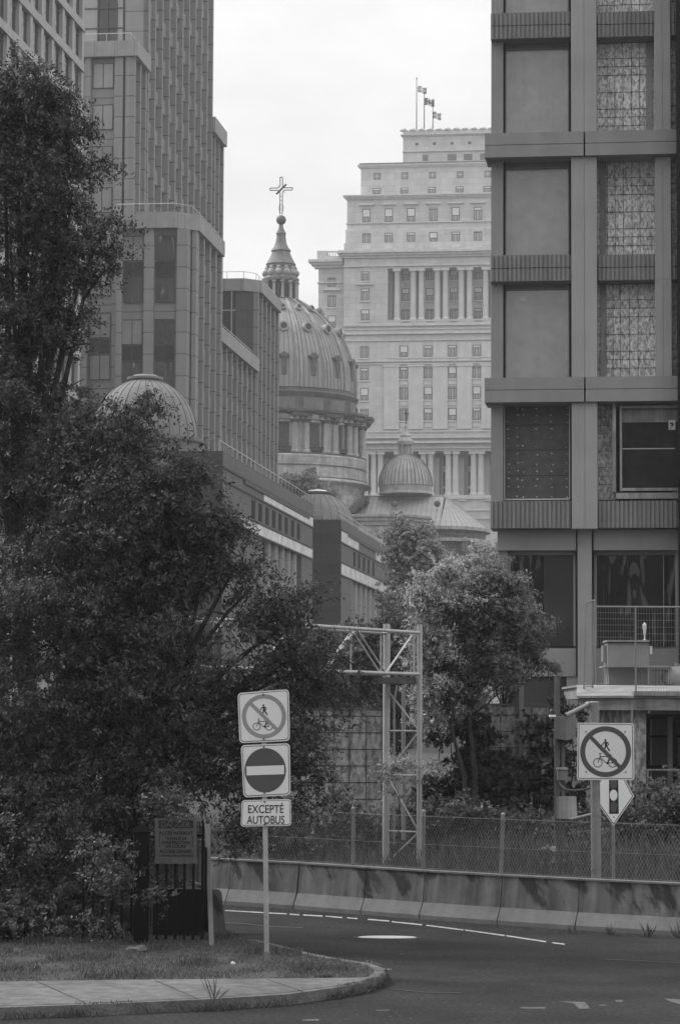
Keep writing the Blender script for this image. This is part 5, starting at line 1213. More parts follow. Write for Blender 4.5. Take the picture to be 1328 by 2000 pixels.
# ---------------------------------------------------------------- plywood hoardings
M_osbg = osb_mat('hoarding_board', .25, 14)
def hoarding(label, x0, x1, ytop, ybot, Y, pw_, lines, posts, tilt=0):
    a = PY(x0, ybot, Y); c_ = PY(x1, ytop, Y)
    root = thing('plywood_hoarding', label, 'hoarding', ((a[0]+c_[0])/2, Y, gh((a[0]+c_[0])/2, Y)), 'W', 'plywood hoardings')
    zz0 = min(gh(a[0], Y), gh(c_[0], Y))-.1
    n = max(1, round((c_[0]-a[0])/pw_)); st = (c_[0]-a[0])/n
    for i in range(n):
        b = MB('W'); dzv = random.uniform(-.03, .02); b.box(a[0]+st*i+.004, a[0]+st*(i+1)-.004, Y+.006*(i % 2), Y+.03, zz0, c_[2]+dzv); o = b.build('board_panel', M_osbg, root)
        b = MB('W')
        z = zz0+.35
        while z < c_[2]-.1: b.tube((a[0]+st*i+.004, Y-.006, z), (a[0]+st*(i+1)-.004, Y-.006, z), .009, n=4); z += lines
        x = a[0]+st*i+.3
        while x < a[0]+st*(i+1): b.tube((x, Y-.006, zz0), (x, Y-.006, c_[2]+dzv), .007, n=4); x += lines*.95
        b.build('mesh_wire', M_wire, o)
    for (x, yt, w_) in posts:
        q = PY(x, yt, Y-.1); b = MB('W'); b.box(q[0]-w_/2, q[0]+w_/2, Y-.12, Y-.02, zz0, q[2]); b.build('post', M_wood, root)
    b = MB('W'); b.box(a[0], c_[0], Y-.03, Y+.06, c_[2]+.02, c_[2]+.06); b.build('top_rail', M_woodd, root)
    return root
hoarding('wired plywood hoarding left of the gantry legs', 560, 752, 1388, 1600, 56, .61, .36, [])
hoarding('wired plywood hoarding with tall timber posts, below the concrete block', 920, 1100, 1380, 1590, 56.5, .61, .36, [(952, 1396, .10), (1018, 1338, .10)])
# ---------------------------------------------------------------- timber loading deck at the right
YK = 58.0
M_ply = mat('weathered_ply', .22, var=.25, scale=1.5, streak=.2, bump=.1, bscale=20)
dk = thing('loading_deck', 'weathered timber loading deck on plywood walls in front of the concrete block', 'deck', (PY(1240, 1600, YK)[0], YK, 1.2))
d0, d1, d2 = PY(1130, 1358, YK), PY(1236, 1366, YK-1.2), PY(1500, 1362, YK-1.3)
zt = d0[2]-.06; bk = 9; RUN, RISE = 2.6, .27
def slab(z0, z1, name, m, e=0):
    b = MB('W'); F = [(d0[0]-e, d0[1]-e), (d1[0], d1[1]-e), (d2[0], d2[1]-e)]; B_ = [(d0[0]+.25-e, d0[1]+RUN), (d1[0], d0[1]+RUN), (d2[0], d0[1]+RUN)]; K = [(x+.2, d0[1]+bk) for x, _ in B_]
    for (P_, Q_, ra, rb_) in ((F, B_, 0, RISE), (B_, K, RISE, RISE)):
        for i in (0, 1):
            b.hexa([(*P_[i], z0+ra), (*P_[i+1], z0+ra), (*Q_[i+1], z0+rb_), (*Q_[i], z0+rb_), (*P_[i], z1+ra), (*P_[i+1], z1+ra), (*Q_[i+1], z1+rb_), (*Q_[i], z1+rb_)])
    return b.build(name, m, dk)
slab(zt, zt+.05, 'deck_boards', M_ply, .06); slab(zt-.27, zt-.003, 'fascia_beam', M_wood)
# thick board lying along the front edge at right
q0, q1 = PY(1237, 1358, YK-1.3), PY(1500, 1358, YK-1.3); b = MB('W'); b.box(q0[0], q1[0], YK-1.36, YK-.8, zt+.052, zt+.15); b.build('edge_planks', M_wood, dk)
wl_ = MB('W'); wl_.extrude([(d0[0]+.35, YK+.25, .9), (d1[0]-.02, d1[1]+.22, .9), (d1[0]-.02, d1[1]+.3, .9), (d0[0]+.35, YK+.33, .9)], (0, 0, zt-.27-.9)); wv = wl_.build('side_boards', M_osbg, dk)
b = MB('W')
for t in (.12, .33, .52, .71, .9):
    xx = d0[0]+.35+(d1[0]-d0[0]-.35)*t; yy = YK+.25+(d1[1]+.22-YK-.25)*t; b.box(xx-.04, xx+.04, yy-.03, yy-.005, .9, zt-.29)
b.build('battens', M_wood, wv)
wb(dk, 1236, 1261, 1372, 1600, YK-.95, .06, 'board_panel', M_osbg)
wb(dk, 1261, 1500, 1600-220, 1395, YK-.9, .2, 'lintel_beam', M_woodd); wb(dk, 1265, 1268, 1376, 1393, YK-1.2, .1, 'bracket', M_wood); wb(dk, 1268.5, 1273, 1377, 1386, YK-1.15, .1, 'lamp', M_black)
wb(dk, 1261, 1500, 1395, 1620, YK+1.2, .05, 'dark_back', M_cdk)
M_grl = mat('dark_crate', .035, var=.3, scale=3)
for y0, y1 in ((1405, 1436), (1441, 1495), (1504, 1547)):
    o = wb(dk, 1272, 1303, y0, y1, YK+.6, .3, 'perforated_panel', M_grl); b = MB('W')
    for i in range(6):
        for j in range(max(2, int((y1-y0)/7))):
            if random.random() < .75: q = PY(1275+4.6*i, y0+5+6.5*j, YK+.58); b.box(q[0]-.012, q[0]+.012, q[1], q[1]+.02, q[2]-.014, q[2]+.014)
    b.build('perforation', M_black, o)
    wb(dk, 1322, 1345, y0, y1, YK+.6, .3, 'perforated_panel', M_grl)
wb(dk, 1305, 1313, 1400, 1560, YK-.2, .2, 'inner_post', M_woodd)
wb(dk, 1259, 1500, 1502, 1505, YK-.98, .08, 'rail', M_wood); wb(dk, 1262, 1500, 1551, 1554.5, YK-.98, .08, 'rail', M_wood); wb(dk, 1263, 1266, 1504, 1560, YK-.97, .07, 'upright', M_wood)
# things on the deck
zd = zt+RISE+.052; zfr = zt+.06
def site_fence(label, pts, lean=(0, 0), h=2.05, group='temporary site fence panels'):
    """steel frame with welded wire infill; pts = two ground points"""
    p, q = Vector(pts[0]), Vector(pts[1]); root = thing('site_fence_panel', label, 'fence panel', tuple(p), 'W', group)
    lv = Vector((lean[0], lean[1], 0)); up = lambda a, z: tuple(Vector((a.x, a.y, p.z+z))+lv*z)
    b = MB('W'); r = .02
    b.tube(up(p, 0), up(p, h), r, n=8); b.tube(up(q, 0), up(q, h), r, n=8); b.tube(up(p, h), up(q, h), r, n=8); b.tube(up(p, .05), up(q, .05), r*.8, n=8); b.build('frame', M_galvd, root, smooth=True)
    b = MB('W'); L_ = (q-p).length; n = max(2, int(L_/.06)); m_ = int(h/.14)
    for i in range(1, n): a = p.lerp(q, i/n); b.tube(up(a, .05), up(a, h), .0028, n=3, cap=False)
    for j in range(1, m_): b.tube(up(p, h*j/m_), up(q, h*j/m_), .0038, n=3, cap=False)
    b.build('wire_infill', M_galvd, root); return root
A = PY(1241, 1352, YK-.9); B_ = PY(1420, 1352, YK-.9); site_fence('upright wire fence panel with a steel frame standing on the deck, right of the boxes', [(A[0], A[1], zfr+.02), (B_[0], B_[1], zfr+.02)], h=(PY(1241, 1187, YK-.9)[2]-zfr))
A = PY(1147, 1345, YK+.9); B_ = PY(1160, 1350, YK-.3); site_fence('narrow wire fence panel leaning edge-on at the left end of the deck', [(A[0]-.02, YK+1.6, zfr+.16), (B_[0], YK+.1, zfr+.03)], lean=(.03, 0), h=2.0)
A = PY(1163, 1342, YK+5); B_ = PY(1241, 1342, YK+5); site_fence('fine wire fence panel standing behind the stacked boxes', [(A[0], A[1], zd), (B_[0], B_[1], zd)], h=1.95)
M_cab = mat('pale_cabinet', .21, rough=.6, var=.08, scale=2)
YQ = YK+2.4
t = thing('cabinet', 'pale closed metal cabinet on the deck with a thin overhanging top, above a low table', 'cabinet', (PY(1225, 1330, YQ+.6)[0], YQ+.8, zd))
wb(t, 1186, 1266, 1256, 1301, YQ+.7, .8, 'body', M_cab); wb(t, 1184, 1268, 1250, 1253.5, YQ+.6, 1.0, 'top', M_ply); wb(t, 1186, 1266, 1253.8, 1256, YQ+.66, .86, 'shadow_gap', M_black); wb(t, 1177, 1186, 1260, 1292, YQ+.9, .4, 'side_box', M_cab)
wb(t, 1188, 1266, 1303, 1336, YQ+.75, .7, 'lower_body', M_cab); wb(t, 1268, 1273, 1262, 1278, YQ+.9, .15, 'meter', M_white)
t2 = thing('trestle_table', 'pale timber trestle frame on the deck, round the cabinet foot', 'table', (PY(1245, 1330, YQ+.3)[0], YQ+.5, zd))
wb(t2, 1180, 1310, 1300, 1303, YQ+.3, 1.3, 'table_top', M_ply)
for x in (1180, 1184.5, 1265, 1304, 1308): wb(t2, x, x+2.2, 1303.5, 1336.5, YQ+.32, .06, 'leg', M_ply)
b = MB('W')
for i in range(6): q = PY(1268+6*i, 1312, YQ+.9); b.box(q[0]-.01, q[0]+.01, q[1], q[1]+.02, zd, q[2]+.1)
for j in range(4): qa, qb = PY(1268, 1310+7*j, YQ+.9), PY(1304, 1310+7*j, YQ+.9); b.tube(qa, qb, .012, n=4)
b.build('rack', M_galvd, t2)
q = PY(1258, 1251.5, YQ+.8); bt = MB('W'); s = q[1]/FPX
bt.lathe(q[0], q[1], [(4*s, q[2]), (4*s, q[2]+1.6*s), (1.5*s, q[2]+2.4*s), (1.5*s, q[2]+11*s), (2.6*s, q[2]+12.5*s), (3.0*s, q[2]+22*s), (3.8*s, q[2]+23*s), (3.8*s, q[2]+32*s), (2.4*s, q[2]+33*s), (1.2*s, q[2]+35*s), (.01, q[2]+36*s)], 14)
o = bt.build('beacon', M_white, None, smooth=True); tag(o, 'small white beacon on a stem standing on the pale cabinet top', 'beacon'); INFO[o.name] = ('W', (0, 0, 0))
b = MB('W'); b.tube((q[0]-1.5*s, q[1]-3.0*s, q[2]+24*s), (q[0]+1.5*s, q[1]-3.0*s, q[2]+24*s), .006, n=5); b.build('collar', M_galvd, o)
sk = PY(1322, 1335, YQ+.6); b = MB('W')
b.lathe(sk[0], sk[1], [(.30, zd), (.36, zd+.15), (.33, zd+.3), (.2, zd+.42), (.12, zd+.45)], 14); o = b.build('bulk_sack', M_cab, None, smooth=True); tag(o, 'pale slumped sack on the deck at the right edge', 'sack'); INFO[o.name] = ('W', (0, 0, 0))
b = MB('W'); b.tube((sk[0], sk[1], zd+.44), (sk[0]+.02, sk[1], zd+.52), .06, .09, 8); b.build('tied_neck', M_cab, o)
# ---------------------------------------------------------------- iron gate and warning board
M_iron = mat('black_iron', .006, rough=.9, spec=.08)
gz = KZ; YG = 39.4; 
def gx(px, Y=YG): return PY(px, 1720, Y)[0]
gt1 = thing('iron_gate', 'black iron picket gate leaf holding the warning board, right half of the pair', 'gate', (gx(355), YG, gz), 'W', 'black iron gate leaves')
def pickets(root, x0, x1, n, ytop, Y):
    za = PY(355, ytop, Y)[2]
    for i in range(n+1):
        x = gx(x0+(x1-x0)*i/n, Y); b = MB('W'); b.box(x-.02, x+.02, Y-.02, Y+.02, gz+.06, za); b.hexa([(x-.02, Y-.02, za), (x+.02, Y-.02, za), (x+.02, Y+.02, za), (x-.02, Y+.02, za), (x-.003, Y-.003, za+.1), (x+.003, Y-.003, za+.1), (x+.003, Y+.003, za+.1), (x-.003, Y+.003, za+.1)]); b.build('picket', M_iron, root)
    for z in (gz+.18, gz+.78, za-.18): b = MB('W'); b.box(gx(x0, Y)-.02, gx(x1, Y)+.02, Y-.015, Y+.015, z, z+.04); b.build('rail', M_iron, root)
pickets(gt1, 308, 396, 5, 1612, YG); 
gt2 = thing('iron_gate', 'black iron picket gate leaf deep in the leaves, left half of the pair', 'gate', (gx(215), YG+.1, gz), 'W', 'black iron gate leaves')
pickets(gt2, 164, 258, 5, 1640, YG+.1)
for (x, w_, lb) in ((276, .22, 'thick dark gatepost between the two gate leaves'),):
    t = thing('gate_post', lb, 'gatepost', (gx(x), YG+.1, gz)); b = MB('W'); zq = PY(276, 1625, YG)[2]; b.box(gx(x)-w_/2, gx(x)+w_/2, YG, YG+w_, gz, zq); b.build('shaft', M_iron, t)
    b = MB('W'); b.hexa([(gx(x)-w_/2-.03, YG-.03, zq), (gx(x)+w_/2+.03, YG-.03, zq), (gx(x)+w_/2+.03, YG+w_+.03, zq), (gx(x)-w_/2-.03, YG+w_+.03, zq), (gx(x)-.02, YG+w_/2-.02, zq+.12), (gx(x)+.02, YG+w_/2-.02, zq+.12), (gx(x)+.02, YG+w_/2+.02, zq+.12), (gx(x)-.02, YG+w_/2+.02, zq+.12)]); b.build('cap', M_iron, t)
t = thing('gate_post', 'pale timber gatepost at the right of the gate, beside the barrier end', 'gatepost', (gx(411, 39.0), 39.0, gz))
b = MB('W'); a = PY(414, 1836, 39.0); c_ = PY(405, 1610, 39.0); hexbar((a[0], a[1], gz), c_, .035, -.03, .03); b.build('shaft', M_wood, t)
b = MB('W'); q = PY(404, 1655, 38.95); b.box(q[0]-.03, q[0]+.01, q[1]-.03, q[1]+.0, q[2]-.9, q[2]); b.build('latch_bar', M_iron, t)
# board hung on the gate
M_bd = mat('warning_board', .085, rough=.6, var=.15, scale=2, streak=.2)
Yw = YG-.05; wbz = PY(344, 1690, Yw)
wbd = thing('warning_board', 'dim warning board reading DANGER and ACCÈS INTERDIT hung on the iron gate', 'sign', (wbz[0], Yw, PY(344, 1690, Yw)[2]))
b = MB('W'); pp(b, [(303, 1598), (384, 1598), (385, 1683), (304, 1683)], Yw, .015); bd = b.build('board', M_bd, wbd)
b = MB('W'); pp(b, [(310, 1602), (378, 1602), (378, 1618), (310, 1618)], Yw-.003, .003); b.build('title_band', M_black, bd)
b = MB('W'); pp(b, [(303, 1676), (386, 1676), (386, 1687), (303, 1687)], Yw-.02, .018); b.build('batten', M_woodd, wbd)
s = Yw/FPX
q = PY(344, 1610, Yw-.004); text3('DANGER', 'W', q, 56*s, 10.5*s, M_bd, bd)
M_t2 = mat('board_lettering', .006, spec=.05)
for ln, y, w_, h_ in (('ACCÈS INTERDIT', 1627, 66, 6), ('TRAVAUX DE', 1637.5, 42, 5.5), ('CONSTRUCTION', 1645.5, 56, 5.5), ('EN COURS', 1653, 38, 5.5), ('ACCESS DENIED', 1662.5, 64, 6), ('CONSTRUCTION IN PROGRESS', 1671, 66, 4)):
    q = PY(344, y, Yw-.003); text3(ln, 'W', q, w_*s, h_*s, M_t2, bd, .002)
b = MB('W'); 
for x in (311, 376): pp(b, [(x, 1632), (x+1.6, 1632), (x+1.6, 1655), (x, 1655)], Yw-.003, .003)
b.build('side_bars', M_black, bd)
# low dark screen behind the gate
t = thing('ground_screen', 'dark sheeted screen low behind the iron gate', 'screen', (gx(340, 40.6), 40.6, gz)); b = MB('W'); b.box(gx(300, 40.6), gx(408, 40.6), 40.6, 40.66, gz, PY(340, 1737, 40.6)[2]); b.build('sheet', M_iron, t)
b = MB('W'); b.box(gx(300, 40.6), gx(408, 40.6), 40.55, 40.6, PY(340, 1737, 40.6)[2]-.0, PY(340, 1734, 40.6)[2]); b.build('top_rail', M_woodd, t)
t = thing('site_container', 'grey panelled screen standing behind the gate and the board', 'panel', (gx(330, 43), 43, 0)); b = MB('W'); b.box(gx(60, 43), gx(404, 43), 43, 43.1, 0, PY(340, 1640, 43)[2]); b.build('panel', mat('grey_panel', .22, var=.1, streak=.3), t)
b = MB('W')
for i in range(26): x = gx(62+13*i, 43); b.box(x-.012, x+.012, 42.98, 43.0, 0, PY(340, 1640, 43)[2]-.01)
b.build('ridges', M_woodd, t)
# stones and litter
def stone_(px, py, rx, ry, rz, label, m, name='stone'):
    c_ = PZ(px, py, KZ); b = MB('W'); n = 12; pr = [(math.sin(math.pi*i/8), -math.cos(math.pi*i/8)) for i in range(9)]
    b.lathe(0, 0, [(max(1e-4, r_), z_) for r_, z_ in pr], n); out = []
    for (x, y, z) in b.v:
        k = 1+.18*math.sin(5*x+3*y+px)+.12*math.sin(7*z+4*x); out.append((c_[0]+x*rx*k, c_[1]+y*ry*k, KZ+max(-.01, z*rz*k+rz*.35)))
    b.v = out; o = b.build(name, m, None, smooth=True); tag(o, label, name); INFO[o.name] = ('W', (0, 0, 0)); return o
stone_(270, 1858, .16, .12, .06, 'pale flat stone on the grass below the gate', M_kerb)
M_paper = mat('litter_paper', .5)
stone_(455, 1884, .035, .03, .03, 'small scrap of white litter on the grass left of the signpost', M_paper, 'litter')
stone_(636, 1908, .09, .05, .035, 'small dark clod at the edge of the pavement, right of the signpost', M_soil, 'clod')
# ================================================================ trees, bushes, ivy, grass
def quads(name, C, A, B, mats, parent, nrm_smooth=False):
    """leaf rhombi: centre C, half-axis A (length), half-axis B (width)"""
    n = len(C); V = np.empty((n, 4, 3)); V[:, 0] = C-A; V[:, 1] = C-B+A*.1; V[:, 2] = C+A; V[:, 3] = C+B+A*.1
    root = parent
    if root is not None:
        while root.parent is not None: root = root.parent
        V = V-np.array(INFO[root.name][1])
    me = bpy.data.meshes.new(name); me.vertices.add(4*n); me.vertices.foreach_set('co', V.ravel())
    me.loops.add(4*n); me.loops.foreach_set('vertex_index', np.arange(4*n, dtype=np.int32))
    me.polygons.add(n); me.polygons.foreach_set('loop_start', np.arange(0, 4*n, 4, dtype=np.int32)); me.polygons.foreach_set('loop_total', np.full(n, 4, dtype=np.int32))
    me.update(); me.validate(); me.materials.append(mats); o = bpy.data.objects.new(name, me); COL.objects.link(o)
    if parent is not None: o.parent = parent
    return o
def unit(a): return a/np.maximum(1e-9, np.linalg.norm(a, axis=-1, keepdims=True))
def foliage(blobs, nspray, per, size, spray, droop=.35, shell=.4, flat=.5, jit=.35, clump=.34, cps=26):
    """blobs: (x, y, z, rx, ry, rz, weight). Each blob is filled with separate layered clumps of short leafy sprays"""
    W = np.array([q[6]*(q[3]*q[5]) for q in blobs]); W /= W.sum(); nc = max(4, nspray//cps); pick = rng.choice(len(blobs), nc, p=W)
    Bc = np.array([q[:3] for q in blobs])[pick]; Br = np.array([q[3:6] for q in blobs])[pick]
    d = unit(rng.normal(size=(nc, 3))); rad = rng.random((nc, 1))**shell
    K = Bc+d*Br*rad*(1+.12*rng.normal(size=(nc, 1)))
    kr = clump*(.55+.9*rng.random((nc, 1))**1.5)*np.array([1, 1, .62]); ke = unit(d*np.array([1, 1, .3])+rng.normal(size=(nc, 3))*.25)
    wc = (kr[:, 0]**2); wc /= wc.sum(); pk = rng.choice(nc, nspray, p=wc)
    e = unit(rng.normal(size=(nspray, 3))+np.array([0, 0, .35])); P = K[pk]+e*kr[pk]*rng.random((nspray, 1))**.45
    P = P+ke[pk]*(np.abs(rng.normal(size=(nspray, 1))))*clump*.55
    ax_ = unit(e*np.array([1, 1, .5])*.7+ke[pk]*.8+rng.normal(size=(nspray, 3))*.45+np.array([0, 0, -droop])); L_ = spray*(.4+.8*rng.random((nspray, 1)))
    t = rng.random((nspray, per, 1)); side = unit(np.cross(ax_, rng.normal(size=(nspray, 3))))
    C = P[:, None]+ax_[:, None]*L_[:, None]*t+rng.normal(size=(nspray, per, 3))*spray*jit*(.15+.3*t)
    dirn = unit(ax_[:, None]*.6+side[:, None]*rng.choice([-1, 1], size=(nspray, per, 1))*.9+rng.normal(size=(nspray, per, 3))*.35+np.array([0, 0, -.15]))
    nn = unit(rng.normal(size=(nspray, per, 3))*flat+np.array([0, -.15, .8])+e[:, None]*.4); bb = unit(np.cross(nn, dirn))
    s = size*(.6+.8*rng.random((nspray, per, 1)))
    return C.reshape(-1, 3), (dirn*s).reshape(-1, 3), (bb*s*.42).reshape(-1, 3), P, ax_*L_
def limb_paths(b, base, targets, r, split=.35):
    base = Vector(base)
    for tg in targets:
        tg = Vector(tg); mid = base.lerp(tg, .45)+Vector((random.uniform(-.2, .2), random.uniform(-.2, .2), .15*(tg-base).length*.5)); k = 6; prev = None; pts = []
        for i in range(k+1): t = i/k; pts.append((base*(1-t)**2+mid*2*t*(1-t)+tg*t*t)+Vector((random.uniform(-.04, .04), random.uniform(-.04, .04), 0))*(1 if 0 < i < k else 0))
        b.path(pts, r, 7, .18)
        for q in range(3):
            p = pts[3+q]; e = p+Vector((random.uniform(-1, 1), random.uniform(-1, 1), random.uniform(-.2, .9)))*min(.7, .13*(tg-base).length); b.path([p, p.lerp(e, .5)+Vector((0, 0, .05)), e], r*.3, 5, .25)
def tree(name, label, cat, basepx, Y, blobs_px, M_leaf, M_bark, nspray, per, size, spray, tr=.16, fork=None, group=None, dY=1.0, base_z=None, depthf=.8, twigs=False, **kw):
    """blobs_px: (px, py, r_px[, dy, weight, squash])"""
    bz = gh(PY(basepx, 1500, Y)[0], Y) if base_z is None else base_z
    bx_ = PY(basepx, 1500, Y)[0]; root = thing(name, label, cat, (bx_, Y, bz), 'W', group); bl = []
    for q in blobs_px:
        px, py, rp = q[:3]; dy = q[3] if len(q) > 3 else 0; wt = q[4] if len(q) > 4 else 1; sq = q[5] if len(q) > 5 else 1
        yy = Y+dy*dY; p = PY(px, py, yy); s = yy/FPX; bl.append((p[0], p[1], p[2], rp*s, rp*s*depthf, rp*s*sq, wt))
    C, A, B, P, T = foliage(bl, nspray, per, size, spray, **kw)
    keep = C[:, 2] > bz+.03
    crown = quads('crown', C[keep], A[keep], B[keep], M_leaf, root)
    b = MB('W')
    if twigs:
        idx = rng.choice(len(P), min(len(P), 500), replace=False)
        for i in idx: b.tube(tuple(P[i]), tuple(P[i]+T[i]), .008, .003, 3, cap=False)
    fk = fork if fork is not None else PY(basepx, 1400, Y)
    b.path([(bx_, Y, bz-.1), (bx_+.03, Y, bz+(fk[2]-bz)*.5), tuple(fk)], tr, 10, .75)
    limb_paths(b, fk, [(q[0], q[1], q[2]) for q in bl if q[2] > fk[2]+.3], tr*.45); b.build('trunk', M_bark, root, smooth=True)
    return root
M_bark = mat('bark', .03, rough=1, var=.35, scale=8, bump=.8, bscale=25, streak=.4)
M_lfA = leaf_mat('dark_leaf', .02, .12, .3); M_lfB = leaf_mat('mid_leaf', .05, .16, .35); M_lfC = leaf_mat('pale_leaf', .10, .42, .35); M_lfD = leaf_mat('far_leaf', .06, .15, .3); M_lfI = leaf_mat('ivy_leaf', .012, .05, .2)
QL = 1.0
# big dark trees at the left
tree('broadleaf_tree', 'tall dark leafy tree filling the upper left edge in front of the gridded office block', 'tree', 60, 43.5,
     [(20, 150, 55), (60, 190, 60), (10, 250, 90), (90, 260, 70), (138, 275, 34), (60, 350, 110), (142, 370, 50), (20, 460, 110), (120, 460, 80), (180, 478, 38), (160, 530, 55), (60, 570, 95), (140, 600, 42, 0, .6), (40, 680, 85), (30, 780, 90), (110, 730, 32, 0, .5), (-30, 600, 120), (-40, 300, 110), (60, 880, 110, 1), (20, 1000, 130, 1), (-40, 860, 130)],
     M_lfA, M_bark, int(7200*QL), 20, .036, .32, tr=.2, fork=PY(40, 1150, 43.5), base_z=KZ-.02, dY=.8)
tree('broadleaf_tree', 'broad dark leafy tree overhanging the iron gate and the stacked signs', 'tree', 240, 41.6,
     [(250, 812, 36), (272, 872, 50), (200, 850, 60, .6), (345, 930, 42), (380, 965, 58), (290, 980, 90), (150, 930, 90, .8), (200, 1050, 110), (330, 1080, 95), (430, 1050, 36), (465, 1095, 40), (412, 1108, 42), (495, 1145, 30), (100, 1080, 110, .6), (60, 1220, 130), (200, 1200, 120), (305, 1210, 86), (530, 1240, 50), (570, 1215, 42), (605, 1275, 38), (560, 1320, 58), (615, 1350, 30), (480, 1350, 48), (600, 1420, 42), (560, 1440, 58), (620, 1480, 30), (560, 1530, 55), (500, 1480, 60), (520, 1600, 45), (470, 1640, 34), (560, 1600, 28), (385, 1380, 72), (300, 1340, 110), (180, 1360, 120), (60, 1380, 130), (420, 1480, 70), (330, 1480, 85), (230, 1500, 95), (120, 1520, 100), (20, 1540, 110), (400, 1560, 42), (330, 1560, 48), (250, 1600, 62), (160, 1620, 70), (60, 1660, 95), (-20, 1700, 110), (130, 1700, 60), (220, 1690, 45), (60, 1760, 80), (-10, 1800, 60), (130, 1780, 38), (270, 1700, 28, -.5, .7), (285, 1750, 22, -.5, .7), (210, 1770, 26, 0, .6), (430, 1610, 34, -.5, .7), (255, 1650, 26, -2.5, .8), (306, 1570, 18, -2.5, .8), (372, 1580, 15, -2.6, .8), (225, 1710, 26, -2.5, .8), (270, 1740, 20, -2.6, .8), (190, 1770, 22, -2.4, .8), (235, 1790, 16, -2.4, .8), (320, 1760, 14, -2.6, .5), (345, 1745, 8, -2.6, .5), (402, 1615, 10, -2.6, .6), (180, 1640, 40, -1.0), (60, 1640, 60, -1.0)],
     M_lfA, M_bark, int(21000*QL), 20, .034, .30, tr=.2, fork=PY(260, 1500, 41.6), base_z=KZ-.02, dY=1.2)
tree('shrub', 'low dark shrub in the shade at the far left of the grass verge', 'shrub', 60, 40.0, [(30, 1800, 55), (90, 1815, 42), (140, 1820, 26), (-20, 1790, 60)], M_lfA, M_bark, 900, 22, .04, .25, tr=.05, fork=PY(60, 1810, 40), base_z=KZ-.02)
# sunlit crown side, its light put into the leaf colour, and neighbours at right
tree('sunlit_pale_tree', 'pale-leaved sunlit side of a crown right of the gantry, light coloured into its leaves', 'tree', 905, 54.0,
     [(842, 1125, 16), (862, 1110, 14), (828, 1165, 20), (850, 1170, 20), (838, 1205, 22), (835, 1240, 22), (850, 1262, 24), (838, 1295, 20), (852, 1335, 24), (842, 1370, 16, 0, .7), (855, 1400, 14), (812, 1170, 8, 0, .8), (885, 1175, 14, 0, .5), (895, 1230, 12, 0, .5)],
     leaf_mat('sunlit_leaf', .08, .65, .45), M_bark, 1500, 20, .036, .30, tr=.05, fork=PY(880, 1420, 54), clump=.2, jit=.3)
tree('green_tree', 'mid-grey leafy tree between the pale sunlit crown and the dark young tree', 'tree', 925, 54.8,
     [(878, 1150, 16), (868, 1195, 26), (1000, 1160, 9, 0, .8), (985, 1130, 8, 0, .8), (955, 1092, 8, 0, .8), (1020, 1215, 10, 0, .8), (1010, 1330, 12, 0, .7), (872, 1290, 26), (866, 1245, 26), (875, 1350, 24), (905, 1145, 20), (945, 1130, 18), (920, 1180, 46), (960, 1160, 30), (935, 1225, 40), (900, 1240, 40), (905, 1300, 34), (955, 1285, 26), (905, 1350, 34), (890, 1390, 28), (975, 1210, 36), (930, 1105, 10, 0, .6)],
     leaf_mat('green_leaf', .05, .30, .4), M_bark, 3600, 20, .038, .30, clump=.28, tr=.06, fork=PY(915, 1400, 54.8))
tree('dark_bush_tree', 'dark young tree against the lower windows of the concrete block', 'tree', 990, 57.0,
     [(985, 1190, 38), (1015, 1185, 26), (1000, 1240, 36), (965, 1290, 36), (1030, 1230, 20, 0, .7), (1000, 1285, 28), (1045, 1215, 10, 0, .7), (1050, 1290, 9, 0, .8), (980, 1330, 24, 0, .6), (1060, 1295, 7)],
     M_lfB, M_bark, 2000, 20, .036, .28, clump=.24, tr=.05, fork=PY(985, 1390, 57))
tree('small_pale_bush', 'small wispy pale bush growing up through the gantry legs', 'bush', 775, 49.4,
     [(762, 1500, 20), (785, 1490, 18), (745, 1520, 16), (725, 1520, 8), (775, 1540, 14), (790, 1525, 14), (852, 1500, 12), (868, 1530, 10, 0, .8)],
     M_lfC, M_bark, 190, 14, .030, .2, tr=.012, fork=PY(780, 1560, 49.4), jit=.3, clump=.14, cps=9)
tree('street_tree', 'rounded grey-green tree before the cathedral, between the low block and the pale sunlit crown', 'tree', 800, 170,
     [(792, 1058, 20), (812, 1050, 18), (832, 1066, 16), (808, 1088, 30), (838, 1104, 22), (788, 1100, 16), (808, 1140, 34), (835, 1150, 26), (800, 1180, 30), (822, 1210, 36), (758, 1050, 8)],
     leaf_mat('tree_leaf_mid', .15, .52, .45), M_bark, 4600, 14, .13, .45, clump=.7, tr=.3, fork=PY(800, 1250, 170), twigs=False)
tree('street_tree', 'hazy light tree under the apse wall, left of the concrete block', 'tree', 920, 190,
     [(950, 1095, 24), (915, 1115, 26), (970, 1105, 26), (890, 1130, 22), (930, 1150, 36), (985, 1075, 14), (880, 1165, 30), (900, 1200, 40), (1000, 1120, 30)],
     leaf_mat('tree_leaf_light', .2, .6, .45), M_bark, 3600, 14, .14, .5, clump=.8, tr=.3, fork=PY(920, 1260, 190), twigs=False)
tree('dark_street_tree', 'dark tree mass behind the gantry truss', 'tree', 745, 95,
     [(735, 1205, 20), (720, 1240, 24), (760, 1240, 35), (790, 1260, 45), (740, 1290, 50), (700, 1300, 45), (680, 1340, 50), (730, 1350, 50), (790, 1330, 45), (650, 1290, 40), (747, 1185, 8), (820, 1290, 40), (600, 1330, 60), (850, 1340, 50), (640, 1390, 55), (720, 1400, 60), (800, 1400, 60), (870, 1400, 60)],
     M_lfB, M_bark, 4200, 18, .075, .4, clump=.6, tr=.2, fork=PY(745, 1330, 95), twigs=False, base_z=1.2)
